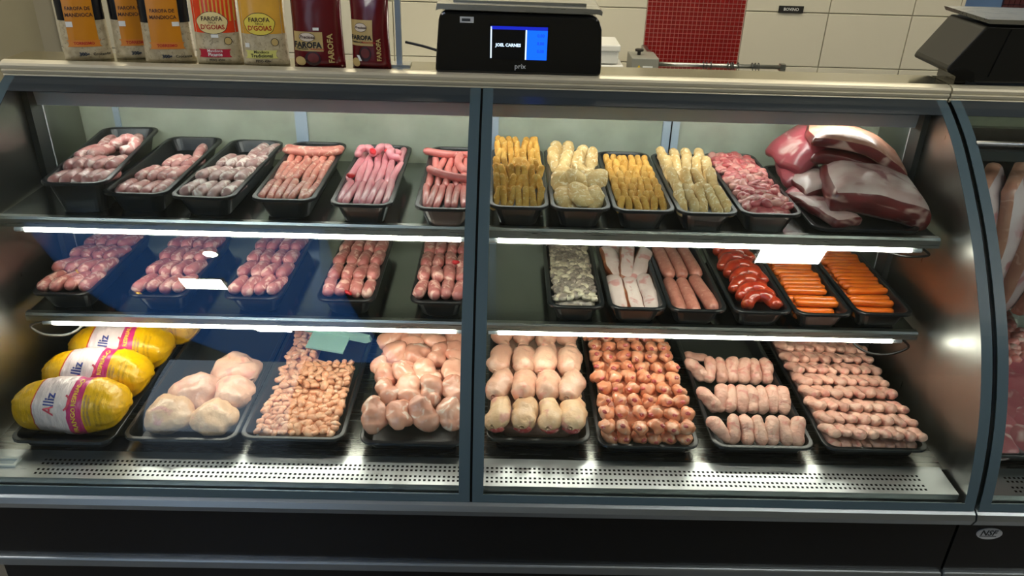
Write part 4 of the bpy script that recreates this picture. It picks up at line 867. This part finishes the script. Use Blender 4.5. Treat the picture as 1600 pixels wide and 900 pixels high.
# whole legs
LEGP = lambda t: (.98-.10*(1-t)**2 if t < .55 else .98-.66*min(1, (t-.55)/.30)**1.2 if t < .85 else .32+.20*math.sin((t-.85)/.15*3.1))
lgm = [lump(.140, .0300, 1, .82, LEGP, rnd(-.35, .0), rnd(-.1, .15), 30, 24, .007, 26, k, A['skinpale'], 'chicken_quarter', groove=.5, gfs=20) for k in range(5)]
lgs = [lump(.140, .0300, 1, .82, LEGP, rnd(-.35, .0), rnd(-.1, .15), 30, 24, .007, 26, k+9, A['skin'], 'chicken_quarter', groove=.5, gfs=20) for k in range(5)]
cutm = lump(.016, .017, 1, .7, amp=.006, fs=90, seed=3, mats=A['bone'], name='cut_end')
for j, (y, z, ms, nm) in enumerate(((.084, .056, lgm, 'front row'), (.172, .070, lgs, 'middle row'), (.262, .080, lgs, 'back row'))):
    for i in range(4):
        t = put('chicken_quarter', random.choice(ms), B5, -.082+.054*i, y, z, -.14+rnd(-.12, .12), -.02, 0, ('leftmost', 'second', 'third', 'rightmost')[i]+' whole chicken leg in the '+nm, 'chicken leg', 'whole chicken legs')
        if j == 0: ob('cut_end', cutm, t, (rnd(-.004, .006), -.062, -.008))
build('leg_bed', MB().loft([rrect(0, 0, .17, .42, .03, 0), rrect(0, 0, .18, .43, .03, .025), rrect(0, 0, .15, .40, .03, .035)]), A['skin'], None, True, loc=(.0914, 1.354+.26, Z3+.0065), label='lower layer of chicken legs under the visible ones', cat='chicken', kind='stuff')
for i in range(4): put('chicken_quarter', random.choice(lgs), B5, -.08+.053*i, .365, .080, math.pi+rnd(-.2, .2), 0, 0, ('leftmost', 'second', 'third', 'rightmost')[i]+' whole chicken leg farthest back under the shelf', 'chicken leg', 'whole chicken legs')
# drumettes
dr = [lump(rnd(.042, .05), rnd(.0168, .0188), 1, .92, lambda t: 1.02-.25*t, rnd(-.3, .3), 0, 18, 18, .008, 48, k, A['drum'], 'drumette', groove=.55, gfs=34) for k in range(8)]
be = [lump(.008, .0062, 1, .8, amp=.002, fs=150, seed=k, mats=A['bone'], name='bone_end') for k in range(3)]
def drumette(x, y, z, pi, nm):
    t = put('drumette', random.choice(dr), B6, x, y, z, rnd(-.5, .5), pi, rnd(-.5, .5), nm, 'drumette', 'chicken drumettes')
    ob('bone_end', random.choice(be), t, (rnd(-.005, .005), -.0215, rnd(-.003, .006)), (rnd(-.4, .4), 0, 0))
for j in range(10):
    n_ = 6; y = .038+.046*j; z = .062 if j else .058
    for i in range(n_): drumette(-.086+.0345*i+rnd(-.003, .003)+(.004 if j % 2 else -.002), y+rnd(-.004, .004), z+rnd(-.002, .003), -.45, 'orange-pink chicken drumette with red bone end, '+where(j, i, n_))
for i in range(6): drumette(-.080+.032*i, .046, .028, -.1, 'lower drumette on the tray floor under the front row, '+('leftmost' if i == 0 else ORD[i]+' from left'))
build('drumette_bed', MB().loft([rrect(0, 0, .17, .44, .03, 0), rrect(0, 0, .18, .45, .03, .03), rrect(0, 0, .17, .44, .03, .044)]), A['drum'], None, True, loc=(.325, 1.341+.285, Z3+.0065), label='lower layer of drumettes under the visible ones', cat='chicken', kind='stuff')
# wings
wg = [lump(.072, .0158, 1, .95, lambda t: .82+.25*math.sin(2.7*t+.2), rnd(-.3, .3), rnd(-.5, -.2), 22, 18, .006, 35, k, A['wing'], 'chicken_wing', groove=.25, gfs=25) for k in range(8)]
tip = lump(.05, .015, 1, .7, lambda t: 1-.4*t, .5, 0, 12, 10, .004, 40, 5, A['wing'], 'chicken_wing')
for j, (y, n_, nm) in enumerate(((.055, 7, 'front row'), (.172, 8, 'middle row'), (.292, 7, 'back row'))):
    x0 = -.082+(.003 if n_ == 8 else 0); st_ = .166/(n_-1)
    for i in range(n_): put('chicken_wing', random.choice(wg), B7, x0+st_*i+(.0 if i else -.004), y+rnd(-.003, .003), .040, (.9 if i == 0 else -.10+rnd(-.08, .08)), .55, rnd(-.2, .2), ('leftmost' if i == 0 else 'rightmost' if i == n_-1 else ORD[i]+' from left')+' chicken wing in the '+nm+' of three', 'chicken wing', 'chicken wings')
    build('row_divider', MB().box(-.095, .095, -.003, .003, 0, .022), M['tray'], B7, loc=(0, y+.052, .007))
put('chicken_wing', tip, B7, -.07, .375, .022, 1.4, .1, 0, 'single chicken wing lying behind the three rows', 'chicken wing', 'chicken wings', 1.3)
# wing middles
wm = [lump(.066, .0134, 1, .78, lambda t: .9+.15*math.sin(3*t), rnd(-.3, .3), 0, 18, 16, .0055, 40, k, A['wing'], 'wing_middle', groove=.5, gfs=28) for k in range(8)]
lab = 'pale pink wing middle piece in the tray at the right end'
for j in range(9):
    for i in range(8): put('wing_middle', random.choice(wm), B8, -.092+.0262*i+rnd(-.002, .002), .048+.047*j+rnd(-.003, .003)+(-.0015*i if j < 3 else 0), .050+.0012*j, .30+rnd(-.08, .08), -.32, rnd(-.2, .2), 'wing middle piece in the right end tray, '+where(j, i, 8), 'wing middle', 'wing middles')
for i in range(8): put('wing_middle', random.choice(wm), B8, -.084+.0240*i, .054, .022, .2, 0, 0, 'lower wing middle under the front row, '+('leftmost' if i == 0 else ORD[i]+' from left'), 'wing middle', 'wing middles below')
build('wing_bed', MB().loft([rrect(0, 0, .18, .44, .03, 0), rrect(0, 0, .19, .45, .03, .022), rrect(0, 0, .18, .43, .03, .032)]), A['wing'], None, True, loc=(.815, 1.346+.29, Z3+.0065), label='lower layer of wing middles under the visible ones', cat='chicken', kind='stuff')
# --- second case contents
sl = slab(.26, .36, .042, .02, .035, 3, .006, 10, 12, 16, mats=(A['porkside'], A['porkrind']), name='pork_slab', e=.5)
for k in range(6):
    ob('pork_slab', sl, None, (1.085+.07*k, 1.72+.012*k, .905), (R(90), R(0), R(52)), ('leftmost', 'second', 'third', 'fourth', 'fifth', 'sixth')[k]+' hanging pork slab in the right-hand case', 'pork', 'hanging pork slabs')
D1 = tray('black tray of pork chops and cubes in the right-hand case', 1.205, 1.335, Z3, .40, h=.036, fl=.006, l=.62)
cb_ = [lump(rnd(.032, .044), rnd(.013, .017), 1, .9, None, 0, 0, 8, 8, .004, 50, k, A['pork'], 'pork_cube', .55) for k in range(6)]
build('cube_bed', MB().loft([rrect(0, 0, .35, .28, .03, 0), rrect(0, 0, .36, .29, .03, .04), rrect(0, .02, .33, .22, .03, .062)]), A['pork'], None, True, loc=(1.205, 1.335+.43, Z3+.0065), label='lower layer of pork cubes in the right-hand case', cat='pork', kind='stuff')
heap('pork_cube', cb_, D1, 110, .31, .58, lambda x, y: .066+.02*(y-.3), 'pink pork cube heaped in the right-hand case', 'pork cube', 'pork cubes', .17, seed=11)
cp = [slab(.125, .10, .016, .004, .003, k, .004, 20, 12, 10, 2, e=.9, mats=(A['chop'], A['porkside']), name='pork_chop') for k in range(3)]
k = 0
for j in range(5):
    for i in range(3):
        put('pork_chop', cp[k % 3], D1, -.12+.11*i+(.03 if j % 2 else 0), .065+.055*j, .020+.010*j, rnd(-.3, .3), .22, 0, 'marbled pork chop in the right-hand case, '+where(j, i, 3), 'pork chop', 'pork chops'); k += 1
